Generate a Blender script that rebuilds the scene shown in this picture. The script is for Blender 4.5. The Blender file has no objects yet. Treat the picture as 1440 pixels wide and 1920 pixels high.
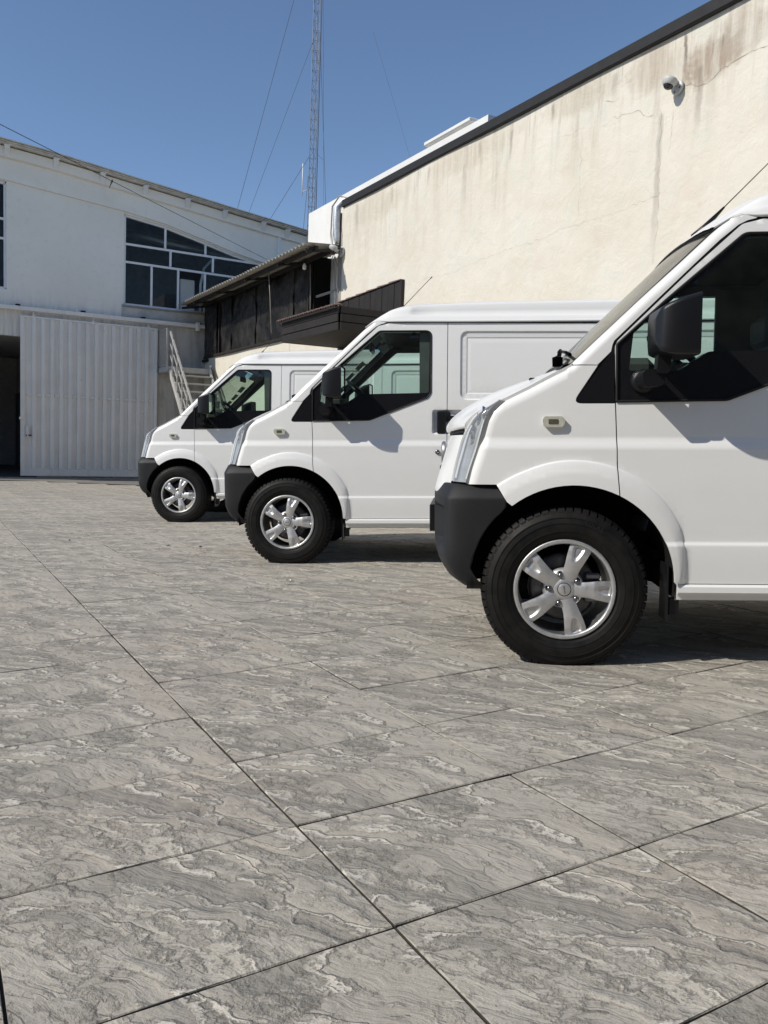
import bpy, math, random
import numpy as np
from mathutils import Vector, Matrix
from mathutils.geometry import delaunay_2d_cdt
scene = bpy.context.scene
rad = math.radians
rng = random.Random(7)

# ------------------------------------------------------------------ camera
cam_d = bpy.data.cameras.new('camera')
cam = bpy.data.objects.new('camera', cam_d)
scene.collection.objects.link(cam)
cam.location = (0, 0, 0.92)
cam.rotation_euler = (rad(90) - math.atan(129 / 1540), 0, 0)
cam_d.sensor_fit = 'VERTICAL'
cam_d.sensor_height = 36
cam_d.lens = 36 * 1540 / 1920
cam_d.clip_start = 0.05
cam_d.clip_end = 2000
scene.camera = cam
scene.render.resolution_x, scene.render.resolution_y = 768, 1024

# ------------------------------------------------------------------ sky, sun, exposure
SUN_DIR = Vector((-1.0, -0.45, 1.0)).normalized()          # towards the sun
SUN_EL = math.asin(SUN_DIR.z)
world = bpy.data.worlds.new('World')
scene.world = world
world.use_nodes = True
wn = world.node_tree.nodes
wl = world.node_tree.links
bg = wn['Background']
sky = wn.new('ShaderNodeTexSky')
sky.sky_type = 'NISHITA'
sky.sun_disc = False
sky.sun_elevation = SUN_EL
sky.sun_rotation = math.atan2(SUN_DIR.x, SUN_DIR.y)
sky.altitude = 1200
sky.air_density = 1.0
sky.dust_density = 0.5
sky.ozone_density = 3.0
wl.new(sky.outputs[0], bg.inputs[0])
bg.inputs[1].default_value = 0.132
sun_d = bpy.data.lights.new('sun', 'SUN')
sun_d.energy = 4.3
sun_d.angle = rad(0.55)
sun_d.color = (1.0, 0.935, 0.83)
sun = bpy.data.objects.new('sun', sun_d)
scene.collection.objects.link(sun)
sun.rotation_euler = SUN_DIR.to_track_quat('Z', 'Y').to_euler()
vs = scene.view_settings
vs.view_transform = 'Standard'
vs.look = 'None'
vs.exposure = 0.0
vs.gamma = 1.0
vs.use_curve_mapping = False
scene.cycles.max_bounces = 8
scene.cycles.transparent_max_bounces = 16
scene.cycles.caustics_reflective = False
scene.cycles.caustics_refractive = False

# ------------------------------------------------------------------ frames
# The yard slopes about 2 degrees across the view; z is square to the yard where the vans stand and the
# buildings stand plumb, i.e. turned by PHI about the view axis.
PHI, PIVX = 0.036, -10.2
TH = rad(29.1)
dA = Vector((-math.sin(TH), math.cos(TH), 0))       # along the plaster wall, away from the camera
dB = Vector((math.cos(TH), math.sin(TH), 0))        # along the warehouse front, towards the plaster wall
M_B = Matrix.Translation((PIVX, 0, 0)) @ Matrix.Rotation(PHI, 4, 'Y') @ Matrix.Translation((-PIVX, 0, 0))
DWALL, DFRONT = 7.5, 25.06
def wall_xf(p):      # p = (s along the plaster wall, distance out of it, height)
    return M_B @ (dA * p[0] + dB * (DWALL - p[1]) + Vector((0, 0, p[2])))
def front_xf(p):     # p = (s along the warehouse front, distance out of it, height)
    return M_B @ (dB * p[0] + dA * (DFRONT - p[1]) + Vector((0, 0, p[2])))
def zfun(x, y):      # height of the yard surface
    w = min(1.0, max(0.0, (y - 12.5) / 8.0))
    w = w * w * (3 - 2 * w)
    return -PHI * (min(max(x, -40), 40) - PIVX) * w

# ------------------------------------------------------------------ mesh helpers
class MB:
    def __init__(s, xf=None, flip=False):
        s.v, s.f, s.m, s.sm, s.uv = [], [], [], [], {}
        s.xf, s.flip, s.mi, s.smooth = xf, flip, 0, False
    def add(s, vs_, fs):
        o = len(s.v)
        s.v += [tuple(p) for p in vs_]
        for f in fs:
            s.f.append(tuple(o + i for i in f)); s.m.append(s.mi); s.sm.append(s.smooth)
        return o
    def box(s, a, b):
        (x0, y0, z0), (x1, y1, z1) = a, b
        x0, x1 = min(x0, x1), max(x0, x1); y0, y1 = min(y0, y1), max(y0, y1); z0, z1 = min(z0, z1), max(z0, z1)
        s.add([(x0, y0, z0), (x1, y0, z0), (x1, y1, z0), (x0, y1, z0), (x0, y0, z1), (x1, y0, z1), (x1, y1, z1), (x0, y1, z1)],
              [(0, 3, 2, 1), (4, 5, 6, 7), (0, 1, 5, 4), (1, 2, 6, 5), (2, 3, 7, 6), (3, 0, 4, 7)])
        return s
    def bbox(s, a, b, r=0.01):
        # box with chamfered edges
        a = [min(p, q) for p, q in zip(a, b)], [max(p, q) for p, q in zip(a, b)]
        lo, hi = a
        r = min(r, *[(h - l) * 0.45 for l, h in zip(lo, hi)])
        vs_, idx = [], {}
        for i in range(8):
            c = [(hi if i >> k & 1 else lo)[k] for k in range(3)]
            sg = [-1 if i >> k & 1 else 1 for k in range(3)]
            for k in range(3):
                p = [c[j] + (sg[j] * r if j != k else 0) for j in range(3)]
                idx[i, k] = len(vs_); vs_.append(p)
        fs = []
        for k in range(3):
            a1, a2 = (k + 1) % 3, (k + 2) % 3
            for sd in (0, 1):
                q = []
                for u, w in ((0, 0), (1, 0), (1, 1), (0, 1)):
                    q.append(idx[(sd << k) | (u << a1) | (w << a2), k])
                fs.append(q if sd else q[::-1])
        for k in range(3):
            a1, a2 = (k + 1) % 3, (k + 2) % 3
            for u in (0, 1):
                for w in (0, 1):
                    i0 = (u << a1) | (w << a2); i1 = i0 | (1 << k)
                    q = [idx[i0, a1], idx[i1, a1], idx[i1, a2], idx[i0, a2]]
                    fs.append(q[::-1] if (u ^ w) else q)
        for i in range(8):
            q = [idx[i, 0], idx[i, 1], idx[i, 2]]
            fs.append(q if bin(i).count('1') % 2 else q[::-1])
        s.add(vs_, fs)
        return s
    def beam(s, p, q, w, h, up=(0, 0, 1)):
        p, q = Vector(p), Vector(q)
        d = (q - p).normalized(); upv = Vector(up)
        if abs(d.dot(upv)) > 0.98: upv = Vector((1, 0, 0))
        r = d.cross(upv).normalized(); u = r.cross(d)
        r = r * w / 2; u = u * h / 2
        s.add([p - r - u, p + r - u, p + r + u, p - r + u, q - r - u, q + r - u, q + r + u, q - r + u],
              [(0, 3, 2, 1), (4, 5, 6, 7), (0, 1, 5, 4), (1, 2, 6, 5), (2, 3, 7, 6), (3, 0, 4, 7)][::1])
        return s
    def tube(s, pts, r, n=8, cap=True):
        pts = [Vector(p) for p in pts]
        rs = r if isinstance(r, (list, tuple)) else [r] * len(pts)
        rings = []
        prev = None
        old = s.smooth; s.smooth = True
        o = len(s.v)
        for i, p in enumerate(pts):
            d = (pts[min(i + 1, len(pts) - 1)] - pts[max(i - 1, 0)]).normalized()
            if prev is None:
                a = Vector((0, 0, 1)) if abs(d.z) < 0.9 else Vector((1, 0, 0))
                u = d.cross(a).normalized()
            else:
                u = (prev - d * prev.dot(d)).normalized()
            prev = u
            w = d.cross(u)
            s.v += [tuple(p + (u * math.cos(2 * math.pi * k / n) + w * math.sin(2 * math.pi * k / n)) * rs[i]) for k in range(n)]
        for i in range(len(pts) - 1):
            for k in range(n):
                a = o + i * n + k; b = o + i * n + (k + 1) % n
                s.f.append((a, b, b + n, a + n)); s.m.append(s.mi); s.sm.append(True)
        s.smooth = old
        if cap:
            s.f.append(tuple(o + k for k in range(n))[::-1]); s.m.append(s.mi); s.sm.append(False)
            e = o + (len(pts) - 1) * n
            s.f.append(tuple(e + k for k in range(n))); s.m.append(s.mi); s.sm.append(False)
        return s
    def lathe(s, prof, c=(0, 0, 0), axis='Y', n=48, closed=False, a0=0.0, a1=2 * math.pi):
        # prof: (radius, height along axis)
        full = abs(a1 - a0 - 2 * math.pi) < 1e-6
        nn = n if full else n + 1
        o = len(s.v)
        for (r, h) in prof:
            for k in range(nn):
                a = a0 + (a1 - a0) * k / n
                ca, sa = r * math.cos(a), r * math.sin(a)
                if axis == 'Y': p = (c[0] + ca, c[1] + h, c[2] + sa)
                elif axis == 'Z': p = (c[0] + ca, c[1] + sa, c[2] + h)
                else: p = (c[0] + h, c[1] + ca, c[2] + sa)
                s.v.append(p)
        m = len(prof)
        for i in range(m if closed else m - 1):
            for k in range(n):
                k2 = (k + 1) % nn if full else k + 1
                a = o + i * nn + k; b = o + i * nn + k2; j = ((i + 1) % m)
                cc = o + j * nn + k2; d = o + j * nn + k
                s.f.append((a, b, cc, d)); s.m.append(s.mi); s.sm.append(s.smooth)
        return s
    def grid(s, P):
        # P[i][j] -> points
        ni, nj = len(P), len(P[0])
        o = len(s.v)
        for row in P: s.v += [tuple(p) for p in row]
        for i in range(ni - 1):
            for j in range(nj - 1):
                a = o + i * nj + j
                s.f.append((a, a + 1, a + nj + 1, a + nj)); s.m.append(s.mi); s.sm.append(s.smooth)
        return s
    def prism(s, poly, d0, d1, plane='xz'):
        # poly in 2D, extruded along the third axis
        n = len(poly)
        def P(p, d):
            if plane == 'xz': return (p[0], d, p[1])
            if plane == 'xy': return (p[0], p[1], d)
            return (d, p[0], p[1])
        vs_ = [P(p, d0) for p in poly] + [P(p, d1) for p in poly]
        fs = [tuple(range(n)), tuple(range(2 * n - 1, n - 1, -1))] + [(i, i + n, (i + 1) % n + n, (i + 1) % n) for i in range(n)]
        s.add(vs_, fs)
        return s
    def build(s, name, mats, parent=None, root=None, recalc=True, normals=None, kind=None):
        me = bpy.data.meshes.new(name)
        base = Vector((0, 0, 0)) if root is None else Vector(root)
        if s.xf: vs_ = [tuple(s.xf(p) - base) for p in s.v]
        else: vs_ = [tuple(Vector(p) - base) for p in s.v]
        me.from_pydata(vs_, [], s.f)
        if not isinstance(mats, (list, tuple)): mats = [mats]
        for mm in mats: me.materials.append(mm)
        me.polygons.foreach_set('material_index', s.m)
        me.polygons.foreach_set('use_smooth', s.sm)
        if recalc:
            import bmesh
            bm = bmesh.new(); bm.from_mesh(me)
            bmesh.ops.recalc_face_normals(bm, faces=bm.faces)
            bm.to_mesh(me); bm.free()
        me.update()
        return link(name, me, parent, kind)

def link(name, me, parent=None, kind=None):
    o = bpy.data.objects.new(name, me)
    scene.collection.objects.link(o)
    if parent is not None: o.parent = parent
    if kind: o['kind'] = kind
    return o
def tag(o, label=None, cat=None, group=None, kind=None):
    if label: o['label'] = label
    if cat: o['category'] = cat
    if group: o['group'] = group
    if kind: o['kind'] = kind
    return o
def thing(name, loc, label, cat, group=None):
    o = bpy.data.objects.new(name, None)
    o.empty_display_size = 0.2
    scene.collection.objects.link(o)
    o.location = loc
    return tag(o, label, cat, group)
def copy_tree(o, parent=None):
    c = o.copy(); scene.collection.objects.link(c)
    if parent is not None: c.parent = parent
    for ch in [x for x in o.children]: copy_tree(ch, c)
    return c

# ------------------------------------------------------------------ materials
class NT:
    def __init__(s, name):
        s.mat = bpy.data.materials.new(name); s.mat.use_nodes = True
        s.t = s.mat.node_tree; s.b = s.t.nodes['Principled BSDF']; s.out = s.t.nodes['Material Output']
    def n(s, typ, **kw):
        x = s.t.nodes.new('ShaderNode' + typ)
        for k, v in kw.items():
            if k.startswith('i_'):
                key = k[2:]
                key = int(key) if key.isdigit() else key
                s.set(x.inputs[key], v)
            else: setattr(x, k, v)
        return x
    def set(s, sock, v):
        if isinstance(v, bpy.types.NodeSocket): s.t.links.new(v, sock)
        else: sock.default_value = v
    def math(s, op, a, b=0.0, c=None, clamp=False):
        x = s.t.nodes.new('ShaderNodeMath'); x.operation = op; x.use_clamp = clamp
        s.set(x.inputs[0], a); s.set(x.inputs[1], b)
        if c is not None: s.set(x.inputs[2], c)
        return x.outputs[0]
    def noise(s, vec, scale, detail=4, rough=0.5, dist=0.0, out=0):
        x = s.n('TexNoise'); s.set(x.inputs['Vector'], vec) if vec is not None else None
        x.inputs['Scale'].default_value = scale; x.inputs['Detail'].default_value = detail
        x.inputs['Roughness'].default_value = rough; x.inputs['Distortion'].default_value = dist
        return x.outputs[out]
    def mapping(s, vec, loc=(0, 0, 0), rot=(0, 0, 0), scale=(1, 1, 1)):
        x = s.n('Mapping'); s.set(x.inputs[0], vec); x.inputs[1].default_value = loc; x.inputs[2].default_value = rot; x.inputs[3].default_value = scale
        return x.outputs[0]
    def ramp(s, fac, stops, interp='LINEAR'):
        x = s.n('ValToRGB'); s.set(x.inputs[0], fac); cr = x.color_ramp; cr.interpolation = interp
        while len(cr.elements) < len(stops): cr.elements.new(0.5)
        for e, (p, c) in zip(cr.elements, stops):
            e.position = p; e.color = tuple(c) + (1,) if len(c) == 3 else c
        return x.outputs[0]
    def mix(s, f, a, b, blend='MIX'):
        x = s.n('Mix', data_type='RGBA', blend_type=blend)
        s.set(x.inputs[0], f); s.set(x.inputs[6], a if isinstance(a, bpy.types.NodeSocket) else tuple(a) + (1,))
        s.set(x.inputs[7], b if isinstance(b, bpy.types.NodeSocket) else tuple(b) + (1,))
        return x.outputs[2]
    def maprange(s, v, a, b, c=0.0, d=1.0, smooth=False):
        x = s.n('MapRange', interpolation_type='SMOOTHSTEP' if smooth else 'LINEAR')
        s.set(x.inputs[0], v); x.inputs[1].default_value = a; x.inputs[2].default_value = b; x.inputs[3].default_value = c; x.inputs[4].default_value = d
        return x.outputs[0]
    def bump(s, h, strength=0.3, dist=0.01):
        x = s.n('Bump'); s.set(x.inputs['Height'], h); x.inputs['Strength'].default_value = strength; x.inputs['Distance'].default_value = dist
        s.t.links.new(x.outputs[0], s.b.inputs['Normal']); return x
    def coord(s, w='Object'): return s.n('TexCoord').outputs[w]
    def pos(s): return s.n('NewGeometry').outputs['Position']
    def P(s, **kw):
        for k, v in kw.items():
            key = {'col': 'Base Color', 'rough': 'Roughness', 'metal': 'Metallic', 'spec': 'Specular IOR Level', 'coat': 'Coat Weight', 'coatr': 'Coat Roughness', 'ior': 'IOR', 'trans': 'Transmission Weight', 'emis': 'Emission Color', 'emstr': 'Emission Strength'}[k]
            if isinstance(v, tuple) and len(v) == 3: v = v + (1,)
            s.set(s.b.inputs[key], v)
        return s

def simple(name, col, rough=0.5, metal=0.0, spec=0.5, var=0.06, scale=6.0, bump=0.0, bscale=60.0, coat=0.0):
    t = NT(name)
    c = t.coord()
    n = t.noise(c, scale, 5, 0.6)
    lo = tuple(x * (1 - var) for x in col); hi = tuple(min(1, x * (1 + var)) for x in col)
    t.P(col=t.mix(t.maprange(n, 0.3, 0.7), lo, hi), rough=rough, metal=metal, spec=spec, coat=coat)
    if bump: t.bump(t.noise(c, bscale, 4, 0.6), bump, 0.004)
    return t.mat

def paint_white(name='white_paint'):
    t = NT(name)
    c = t.coord()
    n = t.noise(c, 2.5, 4, 0.6)
    dust = t.maprange(t.noise(t.mapping(c, scale=(1.5, 1.5, 4)), 3.0, 6, 0.65), 0.45, 0.75)
    col = t.mix(t.math('MULTIPLY', dust, 0.35), (0.77, 0.775, 0.765), (0.71, 0.715, 0.70))
    t.P(col=col, rough=t.maprange(n, 0.3, 0.7, 0.30, 0.40), spec=0.45, coat=0.35, coatr=0.08)
    return t.mat

def glass(name, tint=(0.78, 0.86, 0.82), refl=1.0, dust=0.03, band=None):
    # thin sheet of glass: tinted see-through plus a fresnel reflection
    t = NT(name)
    tr = t.n('BsdfTransparent'); tr.inputs[0].default_value = tint + (1,)
    if band:
        z0, z1, bc = band
        sp = t.n('SeparateXYZ'); t.set(sp.inputs[0], t.coord())
        f = t.maprange(sp.outputs[2], z0, z1, 0, 1, True)
        t.set(tr.inputs[0], t.mix(f, tint, bc))
    gl = t.n('BsdfGlossy'); gl.inputs['Roughness'].default_value = 0.015
    gl.inputs[0].default_value = (refl, refl, refl, 1)
    # Schlick reflectance, the same from both faces of the pane
    ge = t.n('NewGeometry'); dt = t.n('VectorMath', operation='DOT_PRODUCT')
    t.set(dt.inputs[0], ge.outputs['Incoming']); t.set(dt.inputs[1], ge.outputs['Normal'])
    c1 = t.math('SUBTRACT', 1.0, t.math('ABSOLUTE', dt.outputs['Value']), clamp=True)
    fac = t.math('ADD', .045, t.math('MULTIPLY', t.math('POWER', c1, 5.0), .90))
    m1 = t.n('MixShader'); t.set(m1.inputs[0], fac); t.set(m1.inputs[1], tr.outputs[0]); t.set(m1.inputs[2], gl.outputs[0])
    df = t.n('BsdfDiffuse'); df.inputs[0].default_value = (0.55, 0.53, 0.48, 1)
    dn = t.math('MULTIPLY', t.maprange(t.noise(t.coord(), 5, 6, 0.7), 0.35, 0.75), dust)
    m2 = t.n('MixShader'); t.set(m2.inputs[0], dn); t.set(m2.inputs[1], m1.outputs[0]); t.set(m2.inputs[2], df.outputs[0])
    t.t.links.new(m2.outputs[0], t.out.inputs[0])
    return t.mat

def lamp_glass(name):
    t = NT(name)
    tr = t.n('BsdfTransparent'); tr.inputs[0].default_value = (0.90, 0.92, 0.93, 1)
    gl = t.n('BsdfGlossy'); gl.inputs['Roughness'].default_value = 0.06
    df = t.n('BsdfDiffuse'); df.inputs[0].default_value = (0.78, 0.78, 0.77, 1)
    lw = t.n('LayerWeight'); lw.inputs[0].default_value = 0.25
    m0 = t.n('MixShader'); t.set(m0.inputs[0], t.maprange(lw.outputs[1], 0.22, 0.62, 0.14, 0.96)); t.set(m0.inputs[1], tr.outputs[0]); t.set(m0.inputs[2], df.outputs[0])  # white diffuse at grazing angles paints in the lens's bright reflection
    m = t.n('MixShader'); t.set(m.inputs[0], t.maprange(lw.outputs[0], 0, 1, 0.06, 0.16)); t.set(m.inputs[1], m0.outputs[0]); t.set(m.inputs[2], gl.outputs[0])
    t.t.links.new(m.outputs[0], t.out.inputs[0])
    return t.mat

M = {}
M['paint'] = paint_white()
M['glass'] = glass('side_glass', (0.70, 0.82, 0.77), dust=0.02)
M['screen'] = glass('windshield_glass', (0.50, 0.58, 0.53), refl=.75, dust=0.16, band=(1.72, 1.80, (0.10, 0.32, 0.55)))
M['gloss_black'] = simple('gloss_black', (0.010, 0.010, 0.012), 0.12, 0, 0.5, 0.1)
M['black_plastic'] = simple('black_plastic', (0.0085, 0.0088, 0.0105), 0.34, 0, 0.32, 0.12, bump=0.15, bscale=900)
M['bumper'] = simple('bumper_plastic', (0.0150, 0.0155, 0.0170), 0.52, 0, 0.34, 0.18, 9, bump=0.35, bscale=700)
M['rubber'] = simple('rubber', (0.012, 0.012, 0.012), 0.55, 0, 0.3, 0.2)
M['trim'] = simple('interior_trim', (0.115, 0.115, 0.112), 0.7, 0, 0.3, 0.15)
M['seat'] = simple('seat_fabric', (0.11, 0.11, 0.115), 0.9, 0, 0.2, 0.2, bump=0.2, bscale=400)
M['void'] = simple('dark_void', (0.012, 0.012, 0.012), 0.9, 0, 0.1, 0.1)
M['chrome'] = simple('chrome', (0.75, 0.75, 0.76), 0.12, 1.0, 0.5, 0.04)
M['chrome_dark'] = simple('dark_chrome', (0.25, 0.25, 0.26), 0.24, 1.0, 0.5, 0.04)
M['mirror'] = simple('mirror_glass', (0.85, 0.87, 0.87), 0.03, 1.0, 0.5, 0.0)
M['sticker'] = simple('sticker_grey', (0.20, 0.21, 0.22), 0.6, 0, 0.3, 0.15, 80)
M['sticker_white'] = simple('sticker_white', (0.7, 0.72, 0.72), 0.6, 0, 0.3, 0.05)
M['marker'] = simple('marker_lens', (0.50, 0.50, 0.42), 0.18, 0, 0.6, 0.12, 60, coat=0.6)
M['marker_dark'] = simple('marker_bulb', (0.10, 0.09, 0.06), 0.25, 0, 0.5, 0.4, 160)
M['lamp_back'] = simple('lamp_reflector_grey', (0.46, 0.47, 0.48), 0.32, 0.3, 0.5, 0.15, 30)
M['lamp_glass'] = lamp_glass('lamp_glass')
M['brake'] = simple('brake_iron', (0.10, 0.10, 0.105), 0.45, 0.8, 0.5, 0.3, 30)
M['caliper'] = simple('caliper_metal', (0.22, 0.22, 0.225), 0.45, 0.7, 0.5, 0.2, 30)

def alloy():
    t = NT('alloy')
    c = t.coord()
    n = t.noise(c, 40, 4, 0.6)
    # machined face: fine turning grooves round the axle
    sp = t.n('SeparateXYZ'); t.set(sp.inputs[0], c)
    r = t.math('SQRT', t.math('ADD', t.math('MULTIPLY', sp.outputs[0], sp.outputs[0]), t.math('MULTIPLY', sp.outputs[2], sp.outputs[2])))
    g = t.math('SINE', t.math('MULTIPLY', r, 4200.0))
    t.P(col=t.mix(t.maprange(n, 0.3, 0.7), (0.55, 0.55, 0.55), (0.64, 0.64, 0.64)), rough=t.maprange(n, 0.3, 0.7, 0.38, 0.48), metal=0.78, spec=0.5)
    t.bump(g, 0.05, 0.0004)
    return t.mat
M['alloy'] = alloy()
M['alloy_dull'] = simple('alloy_barrel', (0.33, 0.33, 0.34), 0.42, 0.85, 0.5, 0.15, 30)
def tyre_mat():
    t = NT('tyre')
    c = t.coord()
    n = t.noise(c, 18, 5, 0.65)
    f = t.noise(c, 320, 2, 0.5)
    t.P(col=t.mix(t.maprange(n, 0.35, 0.7), (0.0055, 0.0055, 0.0058), (0.0135, 0.0125, 0.0115)), rough=t.maprange(n, 0.3, 0.7, 0.50, 0.68), spec=0.22)
    t.bump(f, 0.12, 0.002)
    return t.mat
M['tyre'] = tyre_mat()
# ================================================================== VAN
W = 1.66                                    # width
ARC_C = (0.03, 0.345)                       # centre of the wheel arch
R_IN = 0.405
REAR_HUB = 2.78
REAR_END = 3.84

def ss(x, a, b):
    t = np.clip((x - a) / (b - a), 0, 1)
    return t * t * (3 - 2 * t)
RIDGE = np.array([(-.412, .745), (-.392, .82), (-.368, .892), (-.350, .96), (-.334, 1.02), (-.312, 1.062), (-.275, 1.093), (-.235, 1.113), (-.155, 1.152), (-.048, 1.209), (.012, 1.238),
                  (.10, 1.324), (.30, 1.515), (.45, 1.655), (.575, 1.775), (.64, 1.832)])
def seg_dist(px, pz, poly):
    d = np.full(px.shape, 1e9)
    for (ax, az), (bx, bz) in zip(poly[:-1], poly[1:]):
        vx, vz = bx - ax, bz - az
        t = np.clip(((px - ax) * vx + (pz - az) * vz) / (vx * vx + vz * vz + 1e-12), 0, 1)
        d = np.minimum(d, np.hypot(px - ax - t * vx, pz - az - t * vz))
    return d
TH_O = np.radians([1, 15, 29.6, 43.1, 58.8, 71.6, 94.5, 112, 127.7, 140])
R_O = np.array([.445, .463, .49, .497, .503, .508, .510, .506, .511, .515])
def sd_rrect(px, pz, x0, x1, z0, z1, r):
    cx, cz = (x0 + x1) / 2, (z0 + z1) / 2
    qx = np.abs(px - cx) - ((x1 - x0) / 2 - r); qz = np.abs(pz - cz) - ((z1 - z0) / 2 - r)
    return np.hypot(np.maximum(qx, 0), np.maximum(qz, 0)) + np.minimum(np.maximum(qx, qz), 0) - r
PANELS = [(1.305, 2.275, 1.245, 1.772), (2.475, 3.50, 1.245, 1.772)]
def S(x, z):
    # depth of the painted side behind the side plane (y grows into the van)
    x = np.asarray(x, float); z = np.asarray(z, float)
    y = 0.010 * (1 - ss(z, .500, .524)) * -1.0 + 0.006
    y = y + 0.018 * ((0.5 - np.minimum(z, .5)) / .25) ** 2
    y = y - 0.004 * np.sin(np.clip((z - .52) / .37, 0, 1) * np.pi)
    y = y + 0.017 * ss(z, .890, .950)
    y = y + 0.108 * np.maximum(0, z - .95) ** 1.45
    y = y + 0.022 * np.clip((0.15 - x) / .6, 0, 1.2) ** 2
    d = seg_dist(x, z, RIDGE)
    r = np.where(x < 0.0, 0.050, 0.036)
    k = np.clip(1 - d / r, 0, 0.96)
    y = y + r * (1 - np.sqrt(1 - k * k))
    # flare round the front wheel
    dx, dz = x - ARC_C[0], z - ARC_C[1]
    th = np.arctan2(dz, dx); rr = np.hypot(dx, dz)
    ro = np.interp(th, TH_O, R_O)
    t = (ro - rr) / np.maximum(ro - R_IN, .02)
    fl = (ss(t, 0.0, 0.10) * 0.35 + np.clip((t - .05) / .50, 0, 1) * 0.65) * 0.021 + np.clip((t - .60) / .4, 0, 1) * 0.003
    fl = np.where((th > -0.2) & (t > 0), fl, 0)
    y = y - fl
    # rear wheel arch lip
    rr2 = np.hypot(x - REAR_HUB, z - .335)
    y = y - 0.012 * (1 - ss(rr2, .43, .47)) * (z > 0.3)
    # pressed panels in the load space
    for (x0, x1, z0, z1) in PANELS:
        sd = -sd_rrect(x, z, x0, x1, z0, z1, .055)
        y = y + 0.012 * ss(sd, 0.0, .012) + 0.006 * ss(sd, .046, .056) - 0.002 * ss(sd, .064, .07)
    # handle wells
    for (x0, x1, z0, z1, dp) in ((1.098, 1.2085, .985, 1.175, .030), (1.2165, 1.33, 1.075, 1.175, .026)):
        sd = -sd_rrect(x, z, x0, x1 + (.03 if x1 < 1.21 else 0), z0, z1, .022) if x1 < 1.21 else -sd_rrect(x, z, x0 - .03, x1, z0, z1, .022)
        y = y + dp * ss(sd, 0.0, .026)
    # round the tail
    y = y + np.where(x > REAR_END - .07, .07 * (1 - np.sqrt(np.clip(1 - (np.clip(x - REAR_END + .07, 0, .069) / .07) ** 2, 0, 1))), 0)
    return y
def S1(x, z): return float(S(np.array([x]), np.array([z]))[0])

def roundpoly(pts, r, n=5):
    out = []
    m = len(pts)
    for i, p in enumerate(pts):
        rr = r[i] if isinstance(r, (list, tuple)) else r
        if rr <= 0: out.append(tuple(p)); continue
        p = np.array(p, float); a = np.array(pts[i - 1], float); b = np.array(pts[(i + 1) % m], float)
        u = a - p; w = b - p
        lu, lw = np.hypot(*u), np.hypot(*w); u /= lu; w /= lw
        ang = math.acos(max(-1, min(1, float(u @ w))))
        t = min(rr / math.tan(ang / 2), lu * .49, lw * .49)
        p0, p1 = p + u * t, p + w * t
        for k in range(n + 1):
            f = k / n
            out.append(tuple((1 - f) ** 2 * p0 + 2 * f * (1 - f) * p + f * f * p1))
    return out
def resample(loop, step):
    out = []
    for a, b in zip(loop, loop[1:] + loop[:1]):
        L = math.hypot(b[0] - a[0], b[1] - a[1]); k = max(1, int(math.ceil(L / step)))
        for i in range(k): out.append((a[0] + (b[0] - a[0]) * i / k, a[1] + (b[1] - a[1]) * i / k))
    return out
def inside(px, pz, poly):
    c = np.zeros(px.shape, bool)
    n = len(poly)
    for i in range(n):
        x0, z0 = poly[i]; x1, z1 = poly[i - 1]
        if z0 == z1: continue
        cr = ((z0 > pz) != (z1 > pz)) & (px < (x1 - x0) * (pz - z0) / (z1 - z0) + x0)
        c ^= cr
    return c
def arc(cx, cz, r, a0, a1, n):
    return [(cx + r * math.cos(rad(a0 + (a1 - a0) * i / n)), cz + r * math.sin(rad(a0 + (a1 - a0) * i / n))) for i in range(n + 1)]

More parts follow.
